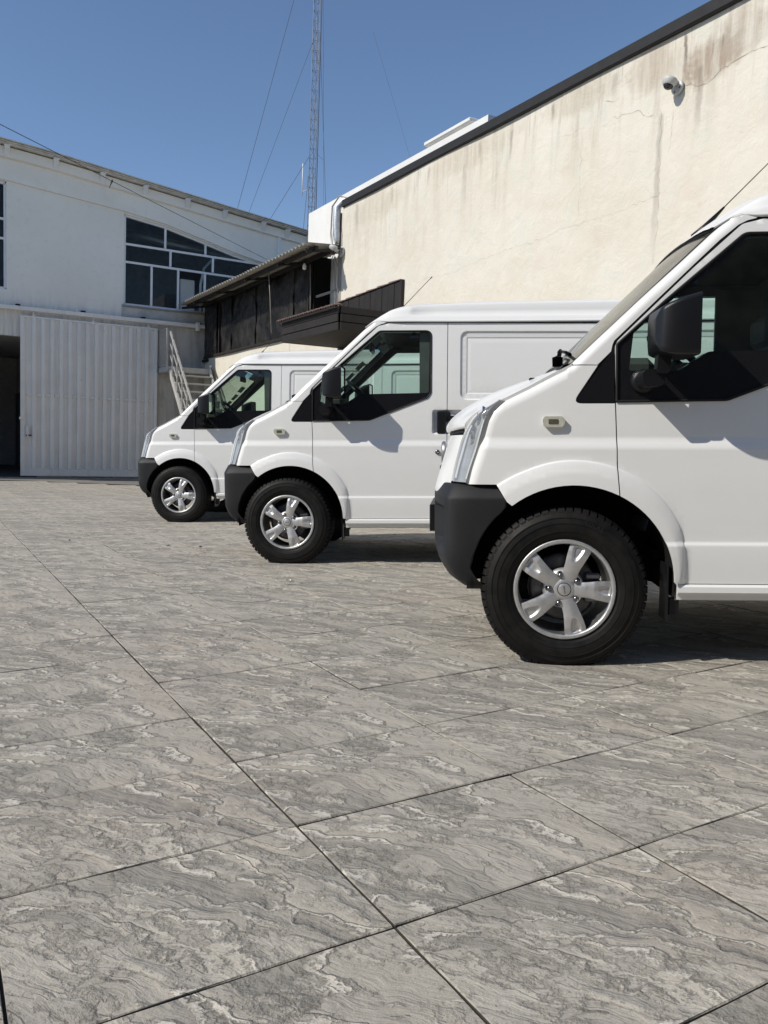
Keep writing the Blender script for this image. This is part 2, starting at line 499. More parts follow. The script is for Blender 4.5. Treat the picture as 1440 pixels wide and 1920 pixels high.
def sheet(outer, holes=(), step=.03, lines=(), lstep=.012, edge_step=.015, dense=()):
    # constrained triangulation of an outline with holes, extra rows along the crease lines
    loops = [resample(list(outer), edge_step)] + [resample(list(h), edge_step) for h in holes]
    vv, ee = [], []
    for lp in loops:
        o = len(vv); vv += lp; ee += [(o + i, o + (i + 1) % len(lp)) for i in range(len(lp))]
    allv = [np.array(vv)]
    x0, z0 = np.min(allv[0], 0); x1, z1 = np.max(allv[0], 0)
    def ok(px, pz, clear):
        m = inside(px, pz, loops[0])
        for h in loops[1:]: m &= ~inside(px, pz, h)
        for lp in loops: m &= seg_dist(px, pz, lp + lp[:1]) > clear
        return m
    for ln in lines:
        P = []
        for a, b in zip(ln[:-1], ln[1:]):
            L = math.hypot(b[0] - a[0], b[1] - a[1]); k = max(1, int(math.ceil(L / lstep)))
            P += [(a[0] + (b[0] - a[0]) * i / k, a[1] + (b[1] - a[1]) * i / k) for i in range(k)]
        P.append(ln[-1]); P = np.array(P)
        m = ok(P[:, 0], P[:, 1], .003)
        o = len(vv); idx = {}
        for i, p in enumerate(P):
            if m[i]: idx[i] = len(vv); vv.append(tuple(p))
        for i in range(len(P) - 1):
            if i in idx and i + 1 in idx: ee.append((idx[i], idx[i + 1]))
    lp = np.array(vv)
    gs = [(step, x0, x1, z0, z1)] + list(dense)
    pts = []
    for (st, a, b, c, d) in gs:
        gx, gz = np.meshgrid(np.arange(a + st / 2, b, st), np.arange(c + st / 2, d, st))
        gx = gx.ravel() + (np.arange(gx.size) % 2) * 1e-5; gz = gz.ravel()
        m = ok(gx, gz, st * .4)
        pts.append(np.stack([gx[m], gz[m]], 1))
    P = np.concatenate(pts)
    # keep grid points off the crease rows
    if len(P) and lines:
        keep = np.ones(len(P), bool)
        L = lp[len(loops[0]):]
        if len(L):
            for i in range(0, len(P), 2000):
                dd = np.hypot(P[i:i + 2000, None, 0] - L[None, :, 0], P[i:i + 2000, None, 1] - L[None, :, 1]).min(1)
                keep[i:i + 2000] = dd > .005
        P = P[keep]
    vv += [tuple(p) for p in P]
    co, _, fc, *_ = delaunay_2d_cdt([Vector(p) for p in vv], ee, [], 0, 1e-6, False)
    C = np.array([(p.x, p.y) for p in co]); F = np.array([f for f in fc if len(f) == 3])
    cen = C[F].mean(1)
    m = inside(cen[:, 0], cen[:, 1], loops[0])
    for h in loops[1:]: m &= ~inside(cen[:, 0], cen[:, 1], h)
    F = F[m]
    used = np.unique(F); remap = -np.ones(len(C), int); remap[used] = np.arange(len(used))
    return C[used], remap[F]
def side_mesh(name, CF, off=0.0, mirror=False, ret=.014, fn=S, normals=True):
    # lift a flat sheet onto the van's side, with folded edges
    C, F = CF
    x, z = C[:, 0], C[:, 1]
    y = fn(x, z) + off
    e = .0012
    nx = -(fn(x + e, z) - fn(x - e, z)) / (2 * e); nz = -(fn(x, z + e) - fn(x, z - e)) / (2 * e)
    N = np.stack([-nx * -1, np.full_like(x, 1.0), -nz * -1], 1)
    # outward normal is (dS/dx, -1, dS/dz)
    N = np.stack([-nx, -np.ones_like(x), -nz], 1); N /= np.linalg.norm(N, axis=1)[:, None]
    V = np.stack([x, y, z], 1)
    a = C[F[:, 1]] - C[F[:, 0]]; b = C[F[:, 2]] - C[F[:, 0]]
    cr = a[:, 0] * b[:, 1] - a[:, 1] * b[:, 0]
    F = np.where((cr < 0)[:, None], F[:, ::-1], F)          # counter-clockwise in (x, z): faces -y
    ed = {}
    for f in F:
        for i in range(3):
            k = (f[i], f[(i + 1) % 3]); ed[k] = ed.get(k, 0) + 1
    bd = [k for k in ed if (k[1], k[0]) not in ed]
    Vl = list(map(tuple, V)); Nl = list(map(tuple, N)); Fl = [tuple(f) for f in F]
    sm = [True] * len(Fl)
    if ret:
        for (i, j) in bd:
            o = len(Vl)
            p, q = V[i], V[j]
            Vl += [tuple(p), tuple(q), (q[0], q[1] + ret, q[2]), (p[0], p[1] + ret, p[2])]
            Fl.append((o + 1, o, o + 3, o + 2)); sm.append(False)
            d = q - p; nn = np.array([d[2], 0, -d[0]]); nn /= (np.linalg.norm(nn) + 1e-9)
            Nl += [tuple(nn)] * 4
    if mirror:
        Vl = [(p[0], W - p[1], p[2]) for p in Vl]; Nl = [(n[0], -n[1], n[2]) for n in Nl]; Fl = [f[::-1] for f in Fl]
    me = bpy.data.meshes.new(name)
    me.from_pydata(Vl, [], Fl)
    me.polygons.foreach_set('use_smooth', sm)
    me.update()
    if normals: me.normals_split_custom_set_from_vertices(Nl)
    return me

# ---- outlines on the side (x towards the tail, z up)
SEAM = [(.186, 1.290), (.190, 1.16), (.193, 1.08), (.199, .95), (.201, .85), (.204, .78), (.209, .7075)]
def seam(dx): return [(p[0] + dx, p[1]) for p in SEAM]
arch_f = arc(ARC_C[0], ARC_C[1], R_IN, 128, 64.0, 14)          # over the wheel up to the door seam
arch_d = arc(ARC_C[0], ARC_C[1], R_IN, 63.2, 1.6, 14)
TRI = [(.022, 1.083), (.1905, 1.083), (.1835, 1.290), (.1755, 1.291)]
fender_o = [(-.408, .750), (-.283, .750), (-.240, .680)] + arch_f + [(p[0] - .0025, p[1]) for p in SEAM[::-1] if .71 < p[1] < 1.07] + \
    roundpoly([(.1905, 1.081), (.020, 1.081), (.121, 1.2355)], [0, .022, 0]) + [(.010, 1.2362)] + [tuple(p) for p in RIDGE[::-1] if p[1] < 1.2375]
fender_o[-1] = (-.408, .750) if False else fender_o[-1]
tri_o = roundpoly([(.1895, 1.0835), (.0235, 1.0835), (.1755, 1.2905), (.1832, 1.2905)], [0, .02, 0, 0])
pillar_o = [(.014, 1.2405), (.120, 1.2385), (.1735, 1.2925), (.1785, 1.318), (.186, 1.336)] + [(.495, 1.640), (.600, 1.742), (.676, 1.806), (.712, 1.824), (.745, 1.832), (.755, 1.842)] + [(.70, 1.846)] + [tuple(p) for p in RIDGE[::-1] if p[1] > 1.25]
door_o = [(.1905, 1.290), (.1905, 1.314), (.200, 1.336)] + roundpoly([(.498, 1.630), (.690, 1.808), (.775, 1.8295), (1.2095, 1.8305)], [.0, .05, .05, .0]) + \
    [(1.2095, .3475), (.440, .3475), (.4345, .356)] + arch_d[::-1] + [(p[0] + .0025, p[1]) for p in SEAM[::-1] if p[1] > .72 and p[1] < 1.28]
win_o = roundpoly([(.1928, 1.084), (.630, 1.090), (1.070, 1.262), (1.094, 1.30), (1.094, 1.776), (.700, 1.774), (.385, 1.498), (.1925, 1.318)], [0, .06, .03, .03, .045, .055, .05, .012])
glass_o = roundpoly([(.245, 1.214), (.440, 1.214), (.555, 1.290), (1.075, 1.301), (1.079, 1.762), (.712, 1.760), (.400, 1.487), (.262, 1.365)], [.01, .04, .05, .02, .04, .05, .04, .02])
glass_big = [(p[0] + (p[0] - .72) * .02, p[1] + (p[1] - 1.5) * .025) for p in glass_o]
side1_o = [(1.2145, .3475), (2.368, .3475), (2.368, 1.8305), (1.2145, 1.8305)]
side2_o = [(2.373, .3475), (REAR_HUB - .43, .3475)] + arc(REAR_HUB, .335, .43, 178.5, 1.5, 26) + [(REAR_END, .3475), (REAR_END, 1.8305), (2.373, 1.8305)]
def flare_line(t, a0=3, a1=135, n=60):
    out = []
    for i in range(n + 1):
        a = rad(a1 + (a0 - a1) * i / n); ro = float(np.interp(a, TH_O, R_O)); r = ro - t * (ro - R_IN)
        out.append((ARC_C[0] + r * math.cos(a), ARC_C[1] + r * math.sin(a)))
    return out
flares = [flare_line(t) for t in (0.0, .05, .10, .3, .55, .62, .8)]
def hl(z, x0=-.6, x1=4): return [(x0, z), (x1, z)]
creases = [hl(z) for z in (.500, .512, .524, .890, .905, .920, .935, .950)]
ridge_rows = []
for dd in (.006, .014, .024, .036, .050):
    pts = []
    R = RIDGE
    for i in range(len(R)):
        a = R[max(i - 1, 0)]; b = R[min(i + 1, len(R) - 1)]
        t = (b - a) / np.hypot(*(b - a)); pts.append((R[i][0] + t[1] * dd, R[i][1] - t[0] * dd))
    ridge_rows.append(pts)
def rr_line(x0, x1, z0, z1, r, d):
    p = roundpoly([(x0 + d, z0 + d), (x1 - d, z0 + d), (x1 - d, z1 - d), (x0 + d, z1 - d)], max(r - d, .01), 6)
    return p + p[:1]
panel_rows = [[rr_line(*P_, .055, d) for d in (-.003, 0, .003, .006, .009, .012, .046, .051, .056, .064, .07)] for P_ in PANELS]
well_rows = [rr_line(1.098, 1.2385, .985, 1.175, .022, d) for d in (0, .005, .01, .016, .021, .026)]
well_rows2 = [rr_line(1.1865, 1.33, 1.075, 1.175, .022, d) for d in (0, .005, .01, .016, .021, .026)]

CF = {}
CF['fender'] = sheet(fender_o, (), .022, creases + flares + ridge_rows, .012)
CF['pillar'] = sheet(pillar_o, (), .02, ridge_rows, .012)
CF['tri'] = sheet(tri_o, (), .03)
CF['door'] = sheet(door_o, (win_o,), .03, creases + flares + well_rows, .014)
CF['frame'] = sheet([(p[0] + (p[0] - .64) * -.004, p[1] + (p[1] - 1.43) * -.006) for p in win_o], (glass_o,), .03)
CF['glass'] = sheet(glass_big, (), .06, (), .05, .03)
CF['side1'] = sheet(side1_o, (), .05, creases + panel_rows[0] + well_rows2, .02, .02)
CF['side2'] = sheet(side2_o, (), .05, creases + panel_rows[1], .03, .02)
inner_o = [(-.25, .75), (-.1, .80), (.21, .84), (.44, .50), (.50, .40), (3.8, .40), (3.8, 1.82), (.76, 1.82), (.68, 1.795), (.10, 1.26), (-.25, 1.05)]
CF['inner'] = sheet(inner_o, (glass_o,), .12, (), .05, .05)

van = thing('panel_van', (0.7437, 3.3444, 0), 'white panel van cropped at its cab, with its clear headlight in view', 'van', 'white panel vans parked in a slanted row')
def side_part(name, key, mat_, off=0.0, ret=.014, parent=None, both=True):
    objs = []
    for mir in ((False, True) if both else (False,)):
        me = side_mesh(name, CF[key], off, mir, ret); me.materials.append(M[mat_])
        objs.append(link(name, me, parent or van))
    return objs
side_part('front_fender', 'fender', 'paint')
side_part('windshield_pillar', 'pillar', 'paint')
side_part('corner_trim', 'tri', 'gloss_black', -.001, .01)
doors = side_part('front_door', 'door', 'paint')
for i, mir in enumerate((False, True)):
    me = side_mesh('window_frame', CF['frame'], .001, mir, .012); me.materials.append(M['gloss_black']); link('window_frame', me, doors[i])
    me = side_mesh('window_glass', CF['glass'], .008, mir, 0); me.materials.append(M['glass']); link('window_glass', me, doors[i])
    me = side_mesh('inner_panel', CF['inner'], .030, mir, .03, normals=False); me.materials.append(M['trim']); link('inner_panel', me, doors[i])
side_part('sliding_door', 'side1', 'paint')
side_part('rear_side_panel', 'side2', 'paint')

# rubber seal round the door glass
for i, mir in enumerate((False, True)):
    b = MB()
    lp = resample(win_o, .03)
    pts = [(p[0] + (p[0] - .64) * -.010, S1(*p) - .002, p[1] + (p[1] - 1.43) * -.014) for p in lp]
    if mir: pts = [(p[0], W - p[1], p[2]) for p in pts]
    b.tube(pts + pts[:1], .006, 6, False)
    b.build('window_seal', M['rubber'], doors[i])

# ---- sill, chassis, wheel liners
for mir in (False, True):
    def my(y): return W - y if mir else y
    b = MB()
    prof = [(.020, .3455), (-.004, .343), (-.010, .335), (-.010, .312), (-.004, .303), (.012, .301)]
    prof2 = [(.012, .3005), (.016, .278), (.040, .272), (.09, .272), (.09, .3455)]
    b.smooth = False
    for (x0, x1) in ((.452, 2.34),):
        pr = prof + prof2
        o = len(b.v)
        vs_ = [(x0, my(p[0]), p[1]) for p in pr] + [(x1, my(p[0]), p[1]) for p in pr]
        n = len(pr)
        b.add(vs_, [(i, (i + 1) % n, (i + 1) % n + n, i + n) for i in range(n)] + [tuple(range(n))[::-1], tuple(range(n, 2 * n))])
    b.build('sill', M['paint'], van)
    for hx, r in ((0.0 + ARC_C[0], .412), (REAR_HUB, .437)):
        b = MB(); b.smooth = True
        b.lathe([(r, my(.012)), (r, my(.40)), (.05, my(.40))], (hx, 0, .345), 'Y', 28, a0=rad(-8), a1=rad(188))
        b.build('wheel_arch_liner', M['void'], van, recalc=False)
    b = MB()
    b.bbox((.417, my(.03), .180), (.425, my(.16), .42), .002)
    b.build('mud_flap', M['black_plastic'], van)
    b = MB()
    b.bbox((.430, my(.05), .205), (.472, my(.07), .280), .004)
    b.build('flap_bracket', M['black_plastic'], van)
b = MB()
b.box((.44, .12, .30), (2.33, W - .12, .42)); b.box((-.35, .46, .30), (.44, W - .46, .44)); b.box((2.33, .48, .30), (3.78, W - .48, .44))
b.box((-.05, .2, .27), (.05, W - .2, .33)); b.box((REAR_HUB - .05, .2, .25), (REAR_HUB + .05, W - .2, .38))
b.build('chassis', M['void'], van)
# black backing just behind the panel gaps
b = MB()
for y in (.15, W - .15):
    b.box((1.0, y - .01, .40), (3.76, y + .01, 1.80))
b.build('load_space_lining', M['trim'], van)

# ---- roof
xs = np.concatenate([np.linspace(.60, .95, 22), np.linspace(1.0, 3.55, 22), np.linspace(3.60, REAR_END - .01, 8)])
def zg(x): return float(np.interp(x, [.60, .66, .70, .745, .76, 1.3, 2.4, 3.9], [1.800, 1.838, 1.848, 1.842, 1.8405, 1.8405, 1.848, 1.848]))
def zt(x): return float(np.interp(x, [.58, .62, .66, .72, .78, .84, .90, 1.0, 1.3, 2.4, 3.5, 3.7, 3.84], [1.795, 1.828, 1.858, 1.900, 1.935, 1.956, 1.970, 1.983, 1.999, 2.024, 2.024, 2.005, 1.94]))
def crown(x): return float(np.interp(x, [.58, .60, .66, .75, .9, 1.3, 3.6, 3.84], [.024, .026, .034, .042, .044, .032, .032, .02]))
rows = []
for x in xs:
    g, t = zg(x), zt(x)
    h = max(t - g, .012)
    L = float(np.interp(x, [.93, 1.0, 3.5, 3.6], [0, 1, 1, 0]))
    f = min(1, h / .12)
    yb = S1(max(x, .70), 1.83) - .002 + .022 * max(0, min(1, (.76 - x) / .16))
    lf = float(ss(x, .66, .90))
    half = [(yb + .012, g - .004), (yb - .012 * lf, g - .001), (yb - .014 * lf, g + .004), (yb - .008 * lf, g + .012 * f), (yb - .001, g + .022 * f), (yb + .006, g + .044 * f),
            (yb + .012 + .006 * L, g + .052 * f), (yb + .016 + .030 * L, g + (.056) * f), (yb + .022 + .028 * L, g + .056 * f + (h - .056 * f) * .38), (yb + .040 + .014 * L, g + .056 * f + (h - .056 * f) * .76), (yb + .050 + .010 * L, g + .056 * f + (h - .056 * f) * .86), (.20, t),
            (.26, t + crown(x) * .34), (.36, t + crown(x) * .60), (.50, t + crown(x) * .82), (.66, t + crown(x) * .96), (W / 2, t + crown(x))]
    row = []
    full = half + [(W - y, z) for (y, z) in half[-2::-1]]
    for (y, z) in full:
        bow = .038 * (1 - ((y - W / 2) / (W / 2)) ** 2) * max(0, 1 - (x - .60) / .35)
        row.append((x - bow, y, z))
    rows.append(row)
b = MB(); b.smooth = True; b.grid(rows)
roof = b.build('roof', M['paint'], van, recalc=False)
b = MB(); b.smooth = True; b.grid([[(p[0] + .02, p[1] + (.03 if p[1] < W / 2 else -.03), p[2] - .035) for p in r[::3]] for r in rows[4:]])
b.build('roof_lining', M['trim'], van, recalc=False)
# dark channel between roof gutter and doors
for mir in (False, True):
    b = MB()
    for x0, x1 in ((.745, 3.80),):
        y0 = S1(1.0, 1.83) + .004
        ya, yb_ = (y0, y0 + .02) if not mir else (W - y0 - .02, W - y0)
        b.box((x0, ya, 1.826), (x1, yb_, 1.842))
    lp = [(.19, 1.325), (.495, 1.6345), (.60, 1.737), (.68, 1.804), (.745, 1.834)]
    pts = [(x, (S1(x, z) + .012) if not mir else W - S1(x, z) - .012, z) for x, z in lp]
    b.tube(pts, .009, 5)
    lp = [(p[0], p[1]) for p in SEAM]
    pts = [(x, (S1(x, z) + .012) if not mir else W - S1(x, z) - .012, z) for x, z in lp]
    b.tube(pts, .004, 5)
    b.build('door_seal', M['rubber'], van)
# tail
b = MB(); b.smooth = False
zz = [.36, .6, .9, 1.1, 1.4, 1.7, 1.84]
b.grid([[(REAR_END - .004 + .02 * math.sin(math.pi * (y - .05) / (W - .1)), y, z) for y in np.linspace(S1(REAR_END - .001, z), W - S1(REAR_END - .001, z), 9)] for z in zz])
b.build('tail_door', M['paint'], van)
b = MB(); b.bbox((REAR_END - .06, .04, .33), (REAR_END + .07, W - .04, .50), .03); b.build('rear_bumper', M['bumper'], van)

# ---- windshield
def screen_pt(t, v, off=0.0):
    # t 0 cowl .. 1 roof, v 0..1 across
    e = np.array([.022 + t * (.605 - .022), 0, 1.240 + t * (1.800 - 1.240)])
    yl = (S1(.05, 1.26) + .036) + t * ((S1(.62, 1.79) + .036) - (S1(.05, 1.26) + .036))
    y = yl + v * (W - 2 * yl)
    q = 1 - (2 * v - 1) ** 2
    n = np.array([-.70, 0, .714])
    p = e + n * (.052 * q * (.9 + .1 * t) + off) + np.array([.40, 0, .40]) * .05 * math.sin(math.pi * t) * -.12
    return (p[0], y, p[2])
b = MB(); b.smooth = True
b.grid([[screen_pt(t, v) for v in np.linspace(0, 1, 21)] for t in np.linspace(.01, .985, 11)])
ws = b.build('windshield', M['screen'], van, recalc=False)
b = MB(); b.smooth = True
for (v0, v1, t0, t1) in ((0, .035, 0, 1), (.965, 1, 0, 1), (.035, .965, 0, .07), (.035, .965, .992, 1)):
    b.grid([[screen_pt(t, v, -.004) for v in np.linspace(v0, v1, 3 if v1 - v0 < .5 else 19)] for t in np.linspace(t0, t1, 3 if t1 - t0 < .5 else 12)])
b.build('windshield_border', M['gloss_black'], ws, recalc=False)
b = MB()
b.tube([screen_pt(t, 0, .002) for t in np.linspace(.0, 1, 12)] + [screen_pt(1, v, .002) for v in np.linspace(.03, .97, 14)] + [screen_pt(t, 1, .002) for t in np.linspace(1, 0, 12)], .007, 6)
b.build('windshield_seal', M['rubber'], ws)

# ---- hood
cen = [(-.500, .972), (-.506, .985), (-.500, 1.005), (-.468, 1.042), (-.395, 1.094), (-.280, 1.154), (-.135, 1.208), (-.02, 1.246), (.02, 1.260)]
edg = [(-.410, .985), (-.414, .995), (-.406, 1.012), (-.376, 1.042), (-.315, 1.078), (-.235, 1.122), (-.12, 1.176), (-.02, 1.228), (.02, 1.246)]
def pl_at(pl, t):
    i = min(int(t * (len(pl) - 1)), len(pl) - 2); f = t * (len(pl) - 1) - i
    return pl[i][0] + (pl[i + 1][0] - pl[i][0]) * f, pl[i][1] + (pl[i + 1][1] - pl[i][1]) * f
def smooth_pl(pl, n):
    P_ = np.array(pl); t = np.linspace(0, len(pl) - 1, n); out = []
    for u in t:
        i = int(min(u, len(pl) - 2)); f = u - i
        p0, p1, p2, p3 = P_[max(i - 1, 0)], P_[i], P_[i + 1], P_[min(i + 2, len(pl) - 1)]
        out.append(tuple(.5 * ((2 * p1) + (-p0 + p2) * f + (2 * p0 - 5 * p1 + 4 * p2 - p3) * f * f + (-p0 + 3 * p1 - 3 * p2 + p3) * f ** 3)))
    return out
cen_s, edg_s = smooth_pl(cen, 40), smooth_pl(edg, 40)
hoodrows = []
for i in range(40):
    y0 = float(np.interp(edg_s[i][0], [-.41, -.33, -.27, -.22], [.098, .080, .058, .0555]))
    w_ = float(ss(edg_s[i][0], -.30, -.25))
    edg_s[i] = (edg_s[i][0], edg_s[i][1] * (1 - w_) + w_ * (float(np.interp(edg_s[i][0], [q[0] for q in RIDGE], [q[1] for q in RIDGE])) + .001))
    row = []
    for v in np.linspace(0, 1, 33):
        y = y0 + v * (W - 2 * y0)
        q = 1 - abs(2 * v - 1) ** 2.3
        x = edg_s[i][0] + (cen_s[i][0] - edg_s[i][0]) * q; z = edg_s[i][1] + (cen_s[i][1] - edg_s[i][1]) * q
        z += .010 * float(ss(min(v, 1 - v), .10, .16)) * math.sin(math.pi * i / 39)      # raised bonnet centre
        row.append((x, y, z))
    hoodrows.append(row)
b = MB(); b.smooth = True; b.grid(hoodrows)
# lip turned under
b.grid([[(p[0] + .03, p[1], p[2] - .004) for p in hoodrows[0]], hoodrows[0]])
for sd in (0, -1):
    # edge folded down beside the fender
    b.grid([[hoodrows[i][sd], (hoodrows[i][sd][0], hoodrows[i][sd][1] + (.004 if sd == 0 else -.004), hoodrows[i][sd][2] - .03)] for i in range(40)])
b.build('hood', M['paint'], van, recalc=False)
# ---- white front panel
fp_c = [(-.482, .955), (-.500, .90), (-.527, .81), (-.552, .72), (-.554, .70)]
fp_e = [(-.411, .955), (-.434, .90), (-.457, .81), (-.475, .735), (-.478, .70)]
fc, fe = smooth_pl(fp_c, 16), smooth_pl(fp_e, 16)
rows = []
for i in range(16):
    row = []
    y0 = .098 + .012 * i / 15
    for v in np.linspace(0, 1, 25):
        q = 1 - abs(2 * v - 1) ** 4.0
        row.append((fe[i][0] + (fc[i][0] - fe[i][0]) * q, y0 + v * (W - 2 * y0), fe[i][1] + (fc[i][1] - fe[i][1]) * q))
    rows.append(row)
b = MB(); b.smooth = True; b.grid(rows)
fpan = b.build('front_panel', M['paint'], van, recalc=False)
b = MB()
b.tube([(-.392, .10, .966), (-.435, .25, .966), (-.470, .5, .966), (-.480, W / 2, .966), (-.470, W - .5, .966), (-.435, W - .25, .966), (-.392, W - .10, .966)], .010, 6)
b.build('hood_gap', M['rubber'], van)
b = MB()
b.bbox((-.530, .52, .775), (-.46, W - .52, .82), .008); b.build('grille', M['black_plastic'], van)
b = MB(); b.smooth = True
b.lathe([(0.0, .0), (.050, 0), (.058, .006), (.058, .020)], (-.530, W / 2, .872), 'X', 28); b.build('front_badge', M['alloy_dull'], van)
# ---- headlights
fe_pts = [(-.409, .758, .030), (-.391, .82, .034), (-.367, .892, .036), (-.349, .96, .036), (-.332, 1.02, .038), (-.310, 1.062, .040), (-.272, 1.096, .046)]
in_pts = [(-.470, .762, .102), (-.458, .82, .100), (-.443, .88, .098), (-.426, .94, .096), (-.403, .99, .094), (-.362, 1.045, .080), (-.276, 1.100, .056)]
for mir in (False, True):
    def mp(p): return (p[0], W - p[1], p[2]) if mir else p
    b = MB(); b.smooth = True
    fe_s = smooth_pl(fe_pts, 22); in_s = smooth_pl(in_pts, 22)
    rows = []
    for i in range(22):
        a = np.array(fe_s[i]); c_ = np.array(in_s[i])
        row = []
        for f in np.linspace(0, 1, 7):
            p = a + (c_ - a) * f + np.array([-.55, 0, 0]) * math.sin(math.pi * f) * .022 * min(1, (21 - i) / 6) + np.array([0, 0, -.0]) 
            row.append(mp((p[0], p[2] - .010 * math.sin(math.pi * f) * min(1, (21 - i) / 6), p[1])))
        rows.append(row)
    b.grid(rows); hlobj = b.build('headlight', M['lamp_glass'], van, recalc=False)
    b = MB()
    bk = [[mp((q[0] + .022, (W - q[1] if mir else q[1]) + .010, q[2])) for q in r] for r in rows]
    b.grid(bk)
    b.grid([[r[0] for r in rows], [r[0] for r in bk]]); b.grid([[r[-1] for r in rows], [r[-1] for r in bk]]); b.grid([rows[0], bk[0]])
    b.build('lamp_housing', M['lamp_back'], hlobj)
    b = MB()
    for f0, f1, i0, i1 in ((.06, .18, 1, 15), (.78, .90, 1, 15)):
        b.grid([[mp(tuple(np.array(mp(rows[i][0])) * (1 - f) + np.array(mp(rows[i][-1])) * f + np.array([.006, .004, 0]))) for f in (f0, f1)] for i in range(i0, i1)])
    b.build('light_guide', M['sticker_white'], hlobj)
    b = MB()
    for k, (i, f) in enumerate(((15, .55), (17, .5), (12.5, .55), (10, .5))):
        i = int(i); p = np.array(mp(rows[i][0])) * (1 - f) + np.array(mp(rows[i][-1])) * f
        b.smooth = True
        b.lathe([(.004, .028), (.018, .024), (.027, .006), (.029, 0)], (p[0] + .000, 0, 0), 'X', 16)
        n_ = 16 * 4
        for q in range(len(b.v) - n_, len(b.v)):
            vq = b.v[q]; b.v[q] = mp((vq[0], p[1] + vq[1] * .8 + .01, p[2] + vq[2]))
    b.build('reflector', M['chrome'], hlobj)
    b = MB()
    b.grid([[mp(tuple(np.array(mp(rows[i][0])) * (1 - f) + np.array(mp(rows[i][-1])) * f + np.array([.008, .005, 0]))) for f in (.36, .52)] for i in range(1, 9)])
    b.build('lamp_bezel', M['black_plastic'], hlobj)

# ---- bumper
tr_pts = [(.752, -.283), (.735, -.273), (.700, -.250), (.675, -.236), (.650, -.243), (.600, -.298), (.56, -.326), (.524, -.347), (.459, -.372), (.40, -.384), (.345, -.392), (.300, -.397)]
def x_trail(z): return float(np.interp(z, [p[0] for p in tr_pts][::-1], [p[1] for p in tr_pts][::-1]))
plan = [(-.405, 0.0), (-.446, .005), (-.475, .017), (-.493, .040), (-.507, .08), (-.520, .14), (-.534, .25), (-.552, .48), (-.562, W / 2)]
plan = smooth_pl(plan, 30)
brow = []
for (z, din, dback) in ((.7525, .050, .034), (.7515, .046, .030), (.748, .040, .026), (.722, .019, .013), (.700, .004, .003), (.694, .001, .001), (.686, 0, 0), (.66, 0, 0), (.635, 0, 0), (.61, 0, 0), (.58, 0, 0), (.55, 0, 0), (.52, 0, 0), (.49, 0, .001), (.46, 0.001, .003), (.43, .003, .008), (.40, .006, .018), (.375, .011, .032), (.350, .016, .050), (.328, .028, .078), (.312, .045, .10), (.306, .06, .13)):
    xt = x_trail(z)
    half = [(xt, din + .004, z), (xt - .006, din, z)]
    for f in (.35, .7): half.append((xt + (-.400 + dback - xt) * f, din, z))
    for (px, py) in plan: half.append((px + dback, max(py, 0) * (1) + din * max(0, 1 - py / .2), z))
    brow.append(half)
def fog(p):
    x, y, z = p
    if .055 < y < .42:
        zt_ = .655 - .0 * y; zb = .455
        d = min(y - .055, .42 - y, (zt_ - z), (z - zb))
        tri = min(d, (.42 - y) * .8)
        if tri > 0: return (x + min(.055, tri * 2.2), y, z)
    return p
b = MB(); b.smooth = True
L_ = [[fog(p) for p in r] for r in brow]
b.grid(L_); b.grid([[(p[0], W - p[1], p[2]) for p in r][::-1] for r in L_])
# folded edge at the wheel arch and underside
for r_ in ([q[0] for q in brow],):
    b.grid([r_, [(p[0] + .004, p[1] + .06, p[2]) for p in r_]]); b.grid([[(p[0], W - p[1], p[2]) for p in r_], [(p[0] + .004, W - p[1] - .06, p[2]) for p in r_]])
b.grid([brow[-1][4:], [(p[0] + .04, p[1] + .03, p[2] + .01) for p in brow[-1][4:]]])
b.grid([[(p[0] + .06, p[1], p[2] + .002) for p in brow[0]], brow[0]])
bump_o = b.build('front_bumper', M['bumper'], van, recalc=True)
import bmesh
def sharpen(o, ang=32):
    me = o.data
    bm = bmesh.new(); bm.from_mesh(me)
    bmesh.ops.remove_doubles(bm, verts=bm.verts, dist=2e-4)
    for e in bm.edges: e.smooth = not (len(e.link_faces) == 2 and e.calc_face_angle(0) > rad(ang))
    bm.to_mesh(me); bm.free()
sharpen(bump_o, 24)
b = MB(); b.bbox((-.580, W / 2 - .26, .495), (-.545, W / 2 + .26, .625), .004); b.build('plate_holder', M['black_plastic'], van)

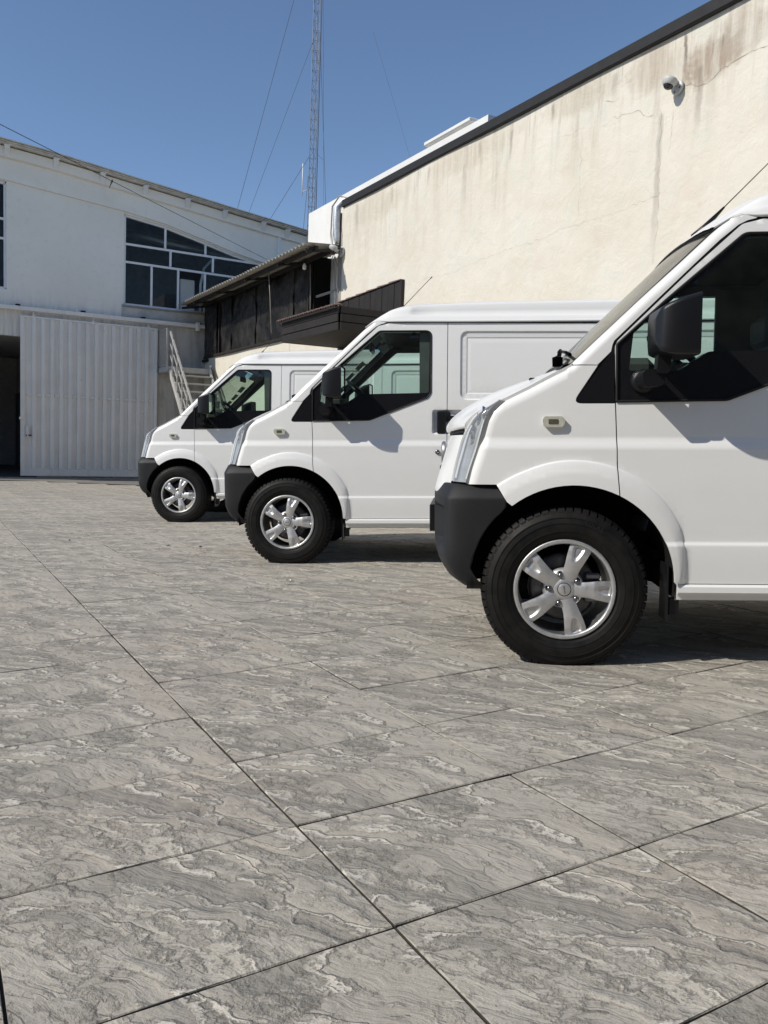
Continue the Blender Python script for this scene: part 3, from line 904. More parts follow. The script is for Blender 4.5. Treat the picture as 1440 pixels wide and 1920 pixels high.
# ---- side marker, mirror, handle, lock, wipers, antenna
for mir in (False, True):
    def mp(p): return (p[0], W - p[1], p[2]) if mir else p
    def mbuild(b, name, mat_, parent=van, rc=True):
        b.v = [mp(p) for p in b.v]
        if mir: b.f = [f[::-1] for f in b.f]
        o = b.build(name, M[mat_], parent, recalc=rc); return o
    y0 = S1(-.05, 1.01)
    b = MB()
    po = roundpoly([(-.096, .994), (-.082, .985), (-.020, .985), (-.010, .998), (-.010, 1.018), (-.022, 1.029), (-.090, 1.029), (-.099, 1.018)], .006, 2)
    b.prism(po, y0 - .019, y0 + .02)
    ins = [(-.054 + (p[0] + .054) * .93, 1.007 + (p[1] - 1.007) * .86) for p in po]
    n = len(po); o = len(b.v)
    mk = mbuild(b, 'side_marker', 'marker')
    b = MB(); b.bbox((-.076, y0 - .0215, .998), (-.036, y0 - .012, 1.018), .002); mbuild(b, 'marker_bulb', 'marker_dark', mk)
    # door mirror: pivot boss, arm, post, casing, glass
    yd = S1(.27, 1.17)
    b = MB(); b.smooth = True
    b.lathe([(.001, -.024), (.036, -.024), (.048, -.014), (.051, 0), (.051, .01)], (.300, yd, 1.170), 'Y', 24)
    b.smooth = False
    b.prism(roundpoly([(.272, 1.138), (.352, 1.142), (.356, 1.205), (.272, 1.208)], .022, 4), yd - .140, yd)
    b.prism(roundpoly([(.318, 1.19), (.366, 1.19), (.378, 1.29), (.326, 1.29)], .01, 2), yd - .158, yd - .098)
    mirr = mbuild(b, 'door_mirror', 'black_plastic')
    b = MB(); b.smooth = True
    rings = []
    for t in np.linspace(0, 1, 13):
        # casing lofted from the rear rim to the rounded front
        k = math.sqrt(max(0, 1 - max(0, (t - .18) / .82) ** 2.6))
        xx = .452 - .152 * t
        cy, cz = yd - .130, 1.362
        hy, hz = .125 * (.60 + .40 * k), .110 * (.70 + .30 * k)
        if t == 1: hy *= .8; hz *= .8
        ring = []
        for q in roundpoly([(-1, -1), (1, -1), (1, 1), (-1, 1)], .17, 4):
            yy = cy + q[0] * hy; zz_ = cz + q[1] * hz
            zz_ += -.030 * t * (1 if q[1] > 0 else 0) + .012 * (1 - t) * (q[1] > 0)
            ring.append((xx - .0 * yy + .05 * (yy - cy) * -.4, yy, zz_))
        rings.append(ring + ring[:1])
    b.grid(rings)
    b.f.append(tuple(range(len(b.v) - len(rings[0]), len(b.v) - 1))); b.m.append(0); b.sm.append(True)
    cs = mbuild(b, 'mirror_casing', 'black_plastic', mirr)
    b = MB(); b.prism([(q[0] * .119 + yd - .130, q[1] * .104 + 1.369) for q in roundpoly([(-1, -1), (1, -1), (1, 1), (-1, 1)], .30, 5)], .446, .440, 'yz')
    for i in range(len(b.v)):
        p = b.v[i]; b.v[i] = (p[0] - .02 * (p[1] - yd + .130), p[1], p[2])
    mbuild(b, 'mirror_glass', 'mirror', mirr)
    # handle
    yh = S1(1.16, 1.08)
    b = MB(); b.bbox((1.137, yh - .040, .992), (1.203, yh - .022, 1.162), .008); b.box((1.185, yh - .025, 1.0), (1.203, yh + .004, 1.155))
    mbuild(b, 'door_handle', 'black_plastic', doors[1 if mir else 0])
    b = MB(); b.bbox((1.222, yh - .032, 1.100), (1.305, yh - .018, 1.128), .006); b.box((1.222, yh - .02, 1.09), (1.24, yh + .003, 1.13))
    mbuild(b, 'sliding_door_handle', 'black_plastic')
    b = MB(); b.smooth = True
    yk = S1(1.143, .853)
    b.lathe([(.003, -.006), (.003, -.011), (.0145, -.011), (.0175, -.006), (.0185, .002)], (1.143, yk, .853), 'Y', 20)
    mbuild(b, 'door_lock', 'chrome_dark', doors[1 if mir else 0], False)
    # wipers
    vs0 = .10 if not mir else .10
    b = MB()
    a0 = Vector(screen_pt(.01, .18, .020)); a1 = Vector(screen_pt(.13, .46, .030)); a2 = Vector(screen_pt(.10, .30, .036))
    b.tube([a0, a2, a1], [.012, .009, .006], 6)
    b0 = Vector(screen_pt(.07, .12, .014)); b1 = Vector(screen_pt(.17, .52, .016))
    b.tube([b0, (b0 + b1) / 2 + Vector((-.003, 0, .004)), b1], .008, 6)
    b.lathe([(.0, -.02), (.022, -.02), (.024, .02), (.0, .03)], tuple(a0), 'Z', 10)
    if not mir: mbuild(b, 'wiper', 'black_plastic')
    else:
        b.build('wiper', M['black_plastic'], van)
# cowl
b = MB(); b.smooth = True
b.grid([[(x + .035 * 0, y, z + .02 * (1 - ((y - W / 2) / (W / 2)) ** 2)) for y in np.linspace(.085, W - .085, 15)] for x, z in ((-.035, 1.212), (-.01, 1.238), (.02, 1.246), (.08, 1.262))])
b.build('cowl', M['black_plastic'], van)
# washer nozzle on the bonnet and antenna on the roof
for yn in (.29, W - .29):
    b = MB(); b.bbox((-.135, yn - .01, 1.186), (-.095, yn + .01, 1.206), .004)
    b.build('washer_nozzle', M['black_plastic'], van)
b = MB()
b.tube([(.690, W / 2, 1.930), (.745, W / 2, 1.982), (.83, W / 2, 2.075)], [.019, .015, .005], 8)
b.tube([(.83, W / 2, 2.075), (1.06, W / 2, 2.315)], [.0030, .0024], 6)
b.tube([(1.05, W / 2, 2.305), (1.066, W / 2, 2.321)], .004, 6)
b.build('roof_antenna', M['black_plastic'], van)

# ---- inside the cab
b = MB()
b.grid([[(x, y, z) for y in (.10, W - .10)] for x, z in ((-.03, 1.15), (.10, 1.235), (.22, 1.235), (.34, 1.19), (.39, 1.10), (.40, .80), (.34, .55))])
dash = b.build('dashboard', M['trim'], van)
b = MB()
b.bbox((.26, .26, 1.20), (.40, .64, 1.29), .03); b.build('instrument_hood', M['trim'], dash)
b = MB()
hub_ = Vector((.555, .45, 1.275)); ax = Vector((-.70, 0, -.714)).normalized(); u_ = Vector((-.714, 0, .70)); w_ = Vector((0, 1, 0))
ring = [hub_ + (u_ * math.cos(a) + w_ * math.sin(a)) * .19 for a in np.linspace(0, 2 * math.pi, 33)]
b.tube(ring, .0155, 8, False)
for a in (rad(100), rad(-100), rad(180)): b.tube([hub_ + ax * .02, hub_ + (u_ * math.cos(a) + w_ * math.sin(a)) * .185], [.03, .013], 6)
b.tube([hub_ + ax * .0, hub_ + ax * .30], [.045, .035], 10)
b.build('steering_wheel', M['black_plastic'], van)
for y in (.20, W - .72):
    b = MB()
    b.bbox((.62, y, .62), (1.10, y + .52, .84), .05)
    b.beam((1.02, y + .26, .80), (1.17, y + .26, 1.40), .50, .13, (1, 0, 0))
    st = b.build('seat', M['seat'], van)
    b = MB(); b.bbox((1.13, y + .12, 1.43), (1.22, y + .40, 1.60), .03); b.build('headrest', M['seat'], st)
b = MB(); b.box((1.24, .13, .45), (1.27, W - .13, 1.84)); b.build('cab_partition', M['trim'], van)
b = MB(); b.bbox((.55, W / 2 - .11, 1.68), (.575, W / 2 + .11, 1.75), .01); b.tube([(.57, W / 2, 1.73), (.60, W / 2, 1.80)], .01, 6); b.build('cab_mirror', M['black_plastic'], van)
for y in (.25, W - .70):
    b = MB(); b.beam((.60, y + .22, 1.73), (.66, y + .22, 1.79), .40, .02, (1, 0, 1)); b.build('sun_visor', M['trim'], van)
b = MB()
b.box((.40, .2, .42), (1.25, W - .2, .46)); b.build('cab_floor', M['void'], van)

# ---- wheels
def spoke_pts():
    rows = []
    for i, r in enumerate(np.linspace(.040, .1905, 44)):
        w = float(np.interp(r, [.040, .07, .10, .14, .17, .1905], [.034, .0305, .0330, .0400, .0440, .0455]))
        row = []
        for t in np.linspace(-1, 1, 33):
            h = -float(np.interp(r, [.04, .08, .12, .16, .1905], [.020, .027, .032, .030, .022])) + .0065 * t * t
            # oval scoop near the rim
            q = ((r - .176) / .058) ** 2 + ((t - .10) / .52) ** 2
            h += .0105 * float(ss(1 - q, 0.0, .75)) * float(ss(.1865 - r, 0, .006))
            row.append((r, t * w + .004 * math.sin((r - .04) / .15 * math.pi), h))
        rows.append(row)
    return rows
SPK = spoke_pts()
def build_wheel(rot):
    b = MB()
    b.smooth = True
    # rim lip and barrel
    b.mi = 0
    b.lathe([(.190, -.018), (.1925, -.0255), (.196, -.028), (.2055, -.028), (.2085, -.026), (.2085, -.018), (.203, -.010)], (0, 0, 0), 'Y', 72)
    b.mi = 1
    b.lathe([(.190, -.018), (.187, .0), (.183, .03), (.180, .08), (.178, .15)], (0, 0, 0), 'Y', 64)
    b.mi = 0
    for k in range(5):
        a = rot + k * 2 * math.pi / 5
        ca, sa = math.cos(a), math.sin(a)
        P_ = [[(r * ca - t * sa, h, r * sa + t * ca) for (r, t, h) in row] for row in SPK]
        b.grid(P_)
        for side in (0, -1):
            e = [row[side] for row in P_]; bk = []
            for (row, (r, t, h)) in zip(P_, [q[side] for q in SPK]):
                tt = t * .86
                bk.append((r * ca - tt * sa, h + .036, r * sa + tt * ca))
            b.grid([e, bk])
        e = P_[-1]
        b.grid([e, [(p[0] * 1.0, p[1] + .03, p[2] * 1.0) for p in e]])
    # hub with bolt wells
    b.lathe([(.028, -.0215), (.040, -.0205), (.050, -.012), (.066, -.006), (.080, -.001), (.086, .018)], (0, 0, 0), 'Y', 60)
    rim = b.build('wheel', [M['alloy'], M['alloy_dull']], None)
    sharpen(rim, 62)
    # tyre with shoulder lugs
    b = MB(); b.smooth = True
    prof = [(.203, -.012), (.206, -.021), (.2095, -.0235), (.213, -.0215), (.216, -.0222), (.222, -.0290), (.2228, -.0295), (.224, -.0300), (.236, -.0345), (.2366, -.0360), (.2385, -.0360), (.239, -.0348), (.252, -.0365), (.262, -.0355), (.2625, -.0372), (.2660, -.0372), (.2665, -.0350), (.280, -.0310), (.2808, -.0325), (.2832, -.0322), (.284, -.0300), (.292, -.0245), (.300, -.0170), (.3035, -.0125), (.306, -.006), (.308, .004), (.308, .15), (.304, .165), (.285, .178), (.24, .180), (.20, .165)]
    b.lathe(prof, (0, 0, 0), 'Y', 96)
    # lugs
    b.smooth = False
    NL = 62
    for k in range(NL):
        a = 2 * math.pi * k / NL
        wd = 2 * math.pi / NL * (.36 if k % 2 else .39)
        lugp = [(.2985, -.0195), (.3055, -.0165), (.3105, -.0100), (.3150, .0), (.3165, .012), (.3165, .045)]
        o = len(b.v)
        for (r, h) in lugp:
            for s_, rr_ in ((-1, r), (1, r), (1, r - .010), (-1, r - .010)):
                aa = a + s_ * wd * (1.0 if h < .02 else .8)
                b.v.append((rr_ * math.cos(aa), h if rr_ == r else h + .006, rr_ * math.sin(aa)))
        for i in range(len(lugp) - 1):
            for j in range(4):
                p = o + i * 4 + j; q = o + i * 4 + (j + 1) % 4
                b.f.append((p, q, q + 4, p + 4)); b.m.append(0); b.sm.append(False)
        b.f.append((o + 3, o + 2, o + 1, o)); b.m.append(0); b.sm.append(False)
    # centre ribs
    for y0_, y1_ in ((.054, .080), (.086, .108), (.114, .15)):
        b.smooth = True
        b.lathe([(.306, y0_), (.3165, y0_ + .002), (.3165, y1_ - .002), (.306, y1_)], (0, 0, 0), 'Y', 64)
    # full tyre radius, flattened where it carries the van
    nv = []
    for (x, y, z) in b.v:
        r = math.hypot(x, z)
        if r > .216:
            k = (.216 + (r - .216) * 1.254) / r; x *= k; z *= k; r *= k
        if z < -.20 and y < .03: y -= .007 * max(0, 1 - abs(x) / .17) * min(1, (-.20 - z) / .08) * (1 if r < .325 else .5)
        if z < -.3165: z = -.3165 - (z + .3165) * -.02
        nv.append((x, y, z))
    b.v = nv
    ty = b.build('tyre', M['tyre'], rim)
    sharpen(ty, 40)
    b = MB(); b.smooth = True
    b.lathe([(.055, .045), (.125, .045), (.142, .050), (.142, .070), (.05, .070)], (0, 0, 0), 'Y', 48)
    b.build('brake_disc', M['brake'], rim)
    b = MB()
    for a in (rad(22), rad(-22)):
        c_ = Vector((.128 * math.cos(a), .035, .128 * math.sin(a)))
        b.bbox(c_ - Vector((.030, .015, .012)), c_ + Vector((.034, .03, .013)), .006)
    b.bbox((.112, .028, -.03), (.160, .08, .035), .01)
    b.build('brake_caliper', M['caliper'], rim)
    for k in range(5):
        a = rot + rad(36) + k * 2 * math.pi / 5
        c_ = (.0612 * math.cos(a), -.010, .0612 * math.sin(a))
        b = MB(); b.smooth = True
        b.lathe([(.0005, -.0190), (.005, -.0182), (.0092, -.0150), (.0118, -.009), (.0128, -.001), (.0132, .004), (.0155, .006), (.0155, .012)], c_, 'Y', 18)
        nut = b.build('lug_nut', M['chrome_dark'], rim, recalc=True)
    b = MB(); b.smooth = True
    b.lathe([(.0003, -.0245), (.0235, -.0245), (.0252, -.0235)], (0, 0, 0), 'Y', 32)
    b.mi = 1
    b.lathe([(.0252, -.0235), (.0252, -.0215), (.0285, -.0215)], (0, 0, 0), 'Y', 32)
    cap_ = b.build('centre_cap', [M['alloy'], M['rubber']], rim)
    return rim
FONTS = {}
def text_mesh(txt, size, fn, depth=.0006, spacing=1.0):
    cu = bpy.data.curves.new('lettering', 'FONT'); cu.body = txt; cu.size = size; cu.align_x = 'CENTER'; cu.align_y = 'CENTER'; cu.extrude = depth; cu.space_character = spacing
    cu.resolution_u = 3
    o = bpy.data.objects.new('lettering', cu); scene.collection.objects.link(o)
    dg = bpy.context.evaluated_depsgraph_get()
    me = bpy.data.meshes.new_from_object(o.evaluated_get(dg))
    bpy.data.objects.remove(o); bpy.data.curves.remove(cu)
    me.name = 'lettering'
    for v in me.vertices: v.co = fn(v.co.x, v.co.y, v.co.z)
    me.materials.clear()
    return me
wheel = build_wheel(rad(-2.7))
def ring_text(txt, size, r, a_c, h, flip=1, spacing=1.0):
    # lettering that follows the sidewall
    return text_mesh(txt, size, lambda x, y, z: Vector(((r + y) * math.cos(a_c - x / r), h - z, (r + y) * math.sin(a_c - x / r))), .0007, spacing)
M['letter'] = simple('tyre_lettering', (0.017, 0.017, 0.017), 0.5, 0, 0.35, 0.1)
for txt, sz, r, a, h in (('SOLAR', .024, .288, rad(66), -.0340), ('195 R15C  106/104R', .010, .2290, rad(238), -.0320)):
    me = ring_text(txt, sz, r, a, h, spacing=1.15); me.materials.append(M['letter']); link('tyre_lettering', me, wheel)
wheel.parent = van; wheel.location = (0, .030, .318)
M['cap_letter'] = simple('cap_lettering', (0.03, 0.03, 0.03), 0.4)
def spin_wheel(w_obj, a):
    # turn the rim; the tyre keeps its flat patch on the ground
    w_obj.rotation_euler = (0, a, 0)
    for g in w_obj.children:
        if g.name.startswith('tyre') and 'lettering' not in g.name: g.rotation_euler = (0, -a, 0)
def cap_text(w_obj, ang):
    ca, sa = math.cos(ang), math.sin(ang)
    me = text_mesh('NISSAN', .0092, lambda x, y, z: Vector((x * ca - y * sa, -.0248 - z, x * sa + y * ca)), .0003, 1.05)
    me.materials.append(M['cap_letter']); return link('cap_lettering', me, w_obj)
for (x, mir) in ((REAR_HUB, False),):
    w2 = copy_tree(wheel, van); w2.location = (x, .030, .318); spin_wheel(w2, rad(20))
for x in (0.0, REAR_HUB):
    w2 = copy_tree(wheel, van); w2.location = (x, W - .030, .318); w2.rotation_euler = (0, 0, math.pi)
captxt = cap_text(wheel, rad(-80))

# the row stands a little askew to the picture: tail towards the camera
def all_children(o):
    for c in o.children:
        yield c
        yield from all_children(c)
for ch in all_children(van):
    top = ch
    while top.parent is not van: top = top.parent
    if top.name.split('.')[0] == 'wheel': continue
    co = np.empty(len(ch.data.vertices) * 3); ch.data.vertices.foreach_get('co', co)
    co = co.reshape(-1, 3)
    co[:, 2] = .92 + (co[:, 2] - .92) * (1 - .0150 * np.clip(co[:, 0], 0, 2.4))
    ch.data.vertices.foreach_set('co', co.ravel()); ch.data.update()
YAW = rad(-5.5)
van.rotation_euler = (0, 0, YAW)
# ---- the other two vans
van2 = copy_tree(van)
van2.location = (-.7400, 6.236, 0)
van2['label'] = 'white panel van between two others, with its door handle and pressed side panel showing'
van3 = copy_tree(van)
van3.location = (-2.3905, 9.531, 0)
van3['label'] = 'white panel van parked beside the grey sliding gate and the steel stairs'
for vv, spin, ct in ((van2, rad(-3.5), rad(6)), (van3, rad(2.0), rad(28))):
    for ch in vv.children:
        if ch.name.startswith('wheel') and not ch.name.startswith('wheel_arch') and abs(ch.location.x) < .1 and ch.location.y < .5:
            spin_wheel(ch, spin)
            for g in list(ch.children):
                if g.name.startswith('cap_lettering'): bpy.data.objects.remove(g)
            cap_text(ch, ct)
    # papers stuck inside the windshield, near the far pillar
    scr = [c for c in vv.children if c.name.startswith('windshield') and not c.name.startswith('windshield_')][0]
    for (t0, t1, v0, v1) in ((.60, .72, .83, .93), (.43, .55, .85, .93), (.31, .40, .85, .93)):
        b = MB(); b.smooth = True
        b.mi = 1; b.grid([[screen_pt(t, v, -.006) for v in np.linspace(v0, v1, 3)] for t in np.linspace(t0, t1, 3)])
        b.mi = 0; b.grid([[screen_pt(t, v, -.010) for v in np.linspace(v0 + .006, v1 - .006, 3)] for t in np.linspace(t0 + .008, t1 - .008, 3)])
        b.build('sticker', [M['sticker'], M['sticker_white']], scr, recalc=False)
# ================================================================== SETTING: yard
def slate():
    # stamped slate: the same cleft layers on every slab, from the slab's own coordinates
    t = NT('slate_paving')
    uv = t.n('UVMap', uv_map='stone').outputs[0]
    m = t.mapping(uv, rot=(0, 0, rad(54)))
    warp = t.noise(t.mapping(uv, loc=(3, 1, 0)), 3.6, 3, 0.55, out=1)
    wv = t.n('VectorMath', operation='MULTIPLY_ADD'); t.set(wv.inputs[0], warp); wv.inputs[1].default_value = (.30, .17, 0); t.set(wv.inputs[2], m)
    w = wv.outputs[0]
    big = t.noise(t.mapping(w, scale=(1.7, 4.6, 1)), 1.0, 2.5, 0.5, 0.5)
    fine = t.noise(t.mapping(w, scale=(8, 40, 1)), 1.0, 5, 0.62)
    rag = t.noise(uv, 42, 6, 0.68)
    rag2 = t.noise(t.mapping(uv, loc=(2, 7, 0)), 120, 4, 0.7)
    streak = t.noise(t.mapping(w, scale=(13, 105, 1)), 1.0, 4, 0.65)
    jit = t.math('ADD', t.math('MULTIPLY', t.math('SUBTRACT', fine, .5), .075), t.math('MULTIPLY', t.math('SUBTRACT', rag, .5), .050))
    jit = t.math('ADD', jit, t.math('MULTIPLY', t.math('SUBTRACT', rag2, .5), .016))
    h = t.math('ADD', big, jit)
    lev = t.math('MULTIPLY', h, 8.0)
    fl = t.math('FLOOR', lev); fr = t.math('FRACT', lev)
    wn_ = t.n('TexWhiteNoise', noise_dimensions='1D'); t.set(wn_.inputs['W'], fl)
    # cleft edges: sharp on one side, fading on the other, and only here and there
    saw = t.math('SUBTRACT', t.maprange(fr, 0.0, 0.10, 0, 1, True), fr)
    patch = t.noise(t.mapping(w, loc=(9, 3, 0), scale=(2.2, 5.0, 1)), 1.0, 3, .55)
    emask = t.maprange(t.math('ADD', patch, t.math('MULTIPLY', t.math('SUBTRACT', rag, .5), .25)), .38, .50, .08, 1.0, True)
    # a second, finer flaking
    lev2 = t.math('MULTIPLY', t.math('ADD', t.noise(t.mapping(w, loc=(4, 4, 0), scale=(3.4, 13, 1)), 1.0, 3, .55), jit), 8.0)
    fr2 = t.math('FRACT', lev2)
    saw2 = t.math('SUBTRACT', t.maprange(fr2, 0.0, 0.14, 0, 1, True), fr2)
    emask2 = t.maprange(patch, .62, .42, .0, 1.0, True)
    height = t.math('MULTIPLY', t.math('MULTIPLY', saw, emask), .0060)
    height = t.math('ADD', height, t.math('MULTIPLY', t.math('MULTIPLY', saw2, emask2), .0010))
    grain = t.noise(uv, 260, 3, 0.75)
    crumb = t.maprange(t.math('ADD', t.noise(t.mapping(w, loc=(1, 8, 0), scale=(2.3, 5.6, 1)), 1.0, 3, .6), t.math('ADD', t.math('MULTIPLY', t.math('SUBTRACT', rag, .5), .42), t.math('MULTIPLY', t.math('SUBTRACT', fine, .5), .30))), .50, .585, 0, 1, True)
    height = t.math('ADD', height, t.math('MULTIPLY', crumb, .0012))
    height = t.math('ADD', height, t.math('MULTIPLY', t.math('MULTIPLY', t.maprange(t.math('ADD', fr, t.math('MULTIPLY', t.math('SUBTRACT', rag, .5), 1.1)), .20, .40, 1, 0, True), emask), .0022))
    height = t.math('ADD', height, t.math('MULTIPLY', streak, .0016))
    height = t.math('ADD', height, t.math('MULTIPLY', t.math('MULTIPLY', rag, t.math('ADD', .35, t.math('MULTIPLY', crumb, .5))), .0024))
    height = t.math('ADD', height, t.math('MULTIPLY', grain, .0007))
    height = t.math('ADD', height, t.math('MULTIPLY', t.noise(uv, 9, 3, .5), .006))
    # colour: grey release stain with paler worn flakes and slow tint changes, plus painted edge light and shade
    pos = t.pos()
    pn = t.noise(pos, .55, 4, 0.6); pn2 = t.noise(pos, 2.4, 5, 0.65)
    base = t.mix(t.maprange(pn, .35, .68), (.385, .362, .316), (.435, .404, .348))
    base = t.mix(t.math('MULTIPLY', t.maprange(pn2, .45, .72), .35), base, (.48, .442, .37))
    warm = t.maprange(t.noise(t.mapping(pos, loc=(5, 2, 0)), .8, 3, .5), .50, .68)
    base = t.mix(t.math('MULTIPLY', warm, .34), base, (.465, .388, .318))
    green = t.maprange(t.noise(t.mapping(pos, loc=(1, 9, 0)), 1.1, 4, .55), .55, .70)
    base = t.mix(t.math('MULTIPLY', green, .30), base, (.425, .406, .324))
    terr = t.mix(wn_.outputs[0], (.74, .74, .745), (1.0, .994, .985))
    col = t.mix(1.0, base, terr, 'MULTIPLY')
    col = t.mix(t.math('MULTIPLY', crumb, .22), col, (.64, .60, .52))
    rib = t.maprange(t.math('ADD', fr, t.math('ADD', t.math('MULTIPLY', t.math('SUBTRACT', rag, .5), 1.1), t.math('MULTIPLY', t.math('SUBTRACT', fine, .5), .9))), .22, .36, 1, 0, True)
    edge = t.math('MULTIPLY', t.math('MULTIPLY', rib, t.maprange(fr, .55, .40, 0, 1)), emask)
    col = t.mix(t.math('MULTIPLY', edge, .80), col, (.66, .618, .535))  # pale crumbly ribbons: worn flakes plus sunlight painted on the scarps
    dark = t.math('MULTIPLY', t.maprange(fr, .94, .995, 0, 1, True), t.maprange(patch, .48, .62, 0, 1, True))
    col = t.mix(t.math('MULTIPLY', dark, .40), col, (.12, .112, .10))  # shadow line painted along the shaded side of the clefts
    col = t.mix(t.maprange(streak, .32, .62, .20, 0), col, (.22, .207, .185))
    col = t.mix(.5, col, t.mix(1.0, col, t.mix(t.maprange(grain, .34, .58), (.72, .72, .72), (1.14, 1.14, 1.14)), 'MULTIPLY'))
    spot = t.maprange(t.noise(pos, 26, 2, .5), .73, .78)
    col = t.mix(t.math('MULTIPLY', spot, .40), col, (.10, .09, .08))
    t.P(col=col, rough=.80, spec=.28)
    t.bump(height, 1.0, 1.9)
    return t.mat
M['slate'] = slate()
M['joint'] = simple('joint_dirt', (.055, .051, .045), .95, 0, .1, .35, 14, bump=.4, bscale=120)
M['earth'] = simple('concrete_ground', (.20, .19, .175), .9, 0, .2, .15, .8)

CA, CB = .4529, .6417           # slab size along / across the joints
S0 = Vector((.01055, 1.5164, 0))
def grid_pt(i, j): return S0 + dA * (i * CA) + dB * (j * CB)
def sheet_grid(x0, x1, y0, y1, n, m, dz):
    return [[(x, y, zfun(x, y) + dz) for x in np.linspace(x0, x1, n)] for y in np.linspace(y0, y1, m)]
b = MB(); b.smooth = True; b.grid(sheet_grid(-160, 160, -160, 160, 65, 257, -.032))
tag(b.build('ground', M['earth'], None), kind='structure')
b = MB(); b.smooth = True; b.grid(sheet_grid(-18, 16, -4, 21.1, 35, 80, -.0068))
paving = tag(b.build('courtyard_paving', M['joint'], None), kind='structure')

VAR = [(0, 0), (.37, 1.9), (2.2, .8)]
def slab_faces(var, seed):
    # a slab with worn, slightly wavy arrises
    r = random.Random(seed)
    g = .0021
    ha, hb = CA / 2 - g, CB / 2 - g
    n = 5
    out = []
    def ring(inset, z, w):
        p = []
        for k in range(n): p.append((-hb + inset + (2 * hb - 2 * inset) * k / n, -ha + inset))
        for k in range(n): p.append((hb - inset, -ha + inset + (2 * ha - 2 * inset) * k / n))
        for k in range(n): p.append((hb - inset - (2 * hb - 2 * inset) * k / n, ha - inset))
        for k in range(n): p.append((-hb + inset, ha - inset - (2 * ha - 2 * inset) * k / n))
        return [(x + r.uniform(-w, w), y + r.uniform(-w, w), z + r.uniform(-w, w) * .4) for x, y in p]
    R = [ring(0, -.012, .0010), ring(.0006, -.0032, .0012), ring(.0026, -.0002, .0014)]
    vs_ = R[0] + R[1] + R[2]
    N = 4 * n
    fs = []
    for a in (0, 1):
        for k in range(N): fs.append((a * N + k, a * N + (k + 1) % N, (a + 1) * N + (k + 1) % N, (a + 1) * N + k))
    fs.append(tuple(2 * N + k for k in range(N)))
    return vs_, fs
def slab_mesh(v):
    vs_, fs = slab_faces(v, 50 + v)
    me = bpy.data.meshes.new('slab')
    me.from_pydata(vs_, [], fs)
    uvl = me.uv_layers.new(name='stone')
    for l in me.loops:
        p = me.vertices[l.vertex_index].co
        uvl.data[l.index].uv = (p.x + VAR[v][0], p.y + VAR[v][1])
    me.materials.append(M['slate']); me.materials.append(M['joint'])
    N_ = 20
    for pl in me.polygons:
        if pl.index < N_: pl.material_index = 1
    return me
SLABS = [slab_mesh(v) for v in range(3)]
cells = []
fpx = 821.3
for i in range(-12, 52):
    for j in range(-26, 30):
        c = grid_pt(i + .5, j + .5)
        if not (-3.5 < c.y < 20.7 and -17 < c.x < 14): continue
        # which slabs the camera sees, nearest first
        d = c.y
        vis = d > 1.15 and abs(c.x / d) < .50 + .35 / d
        cells.append((d if vis else 1000 + c.length, i, j, c))
cells.sort(key=lambda q: q[0])
sr = random.Random(3)
far = MB(); far_uv = []
for k, (d, i, j, c) in enumerate(cells):
    v = sr.choice((0, 0, 1, 2))
    hz = sr.uniform(-.0014, .0014)
    # one row and one column were stamped a little larger
    ex, ey = (.030 if j == -1 else 0), (.020 if i == 0 else 0)
    c = c - dB * (ex / 2 + (.030 if j < -1 else 0)) - dA * (ey / 2 + (.020 if i < 0 else 0))
    if k < 290:
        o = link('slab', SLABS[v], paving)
        o.location = (c.x, c.y, zfun(c.x, c.y) + hz)
        o.scale = (1 + ex / CB, 1 + ey / CA, 1)
        o.rotation_euler = (sr.uniform(-.0022, .0022), sr.uniform(-.0022, .0022), TH)
    else:
        vs_, fs = slab_faces(v, 50 + v)
        if k > 900:
            g = .0021; ha, hb = CA / 2 - g, CB / 2 - g
            vs_ = [(-hb, -ha, 0), (hb, -ha, 0), (hb, ha, 0), (-hb, ha, 0), (-hb, -ha, -.012), (hb, -ha, -.012), (hb, ha, -.012), (-hb, ha, -.012)]
            fs = [(0, 1, 2, 3), (0, 4, 5, 1), (1, 5, 6, 2), (2, 6, 7, 3), (3, 7, 4, 0)]
        ct, st = math.cos(TH), math.sin(TH)
        o = len(far.v)
        for (x, y, z) in vs_:
            X, Y = c.x + x * ct - y * st, c.y + x * st + y * ct
            far.v.append((X, Y, zfun(X, Y) + z + hz)); far_uv.append((x + VAR[v][0], y + VAR[v][1]))
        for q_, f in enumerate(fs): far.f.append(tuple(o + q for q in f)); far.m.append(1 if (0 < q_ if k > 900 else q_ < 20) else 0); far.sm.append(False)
fo = far.build('distant_slabs', [M['slate'], M['joint']], paving, recalc=False, kind='stuff')
uvl = fo.data.uv_layers.new(name='stone')
li = np.empty(len(fo.data.loops), int); fo.data.loops.foreach_get('vertex_index', li)
uvl.data.foreach_set('uv', np.array(far_uv)[li].ravel())

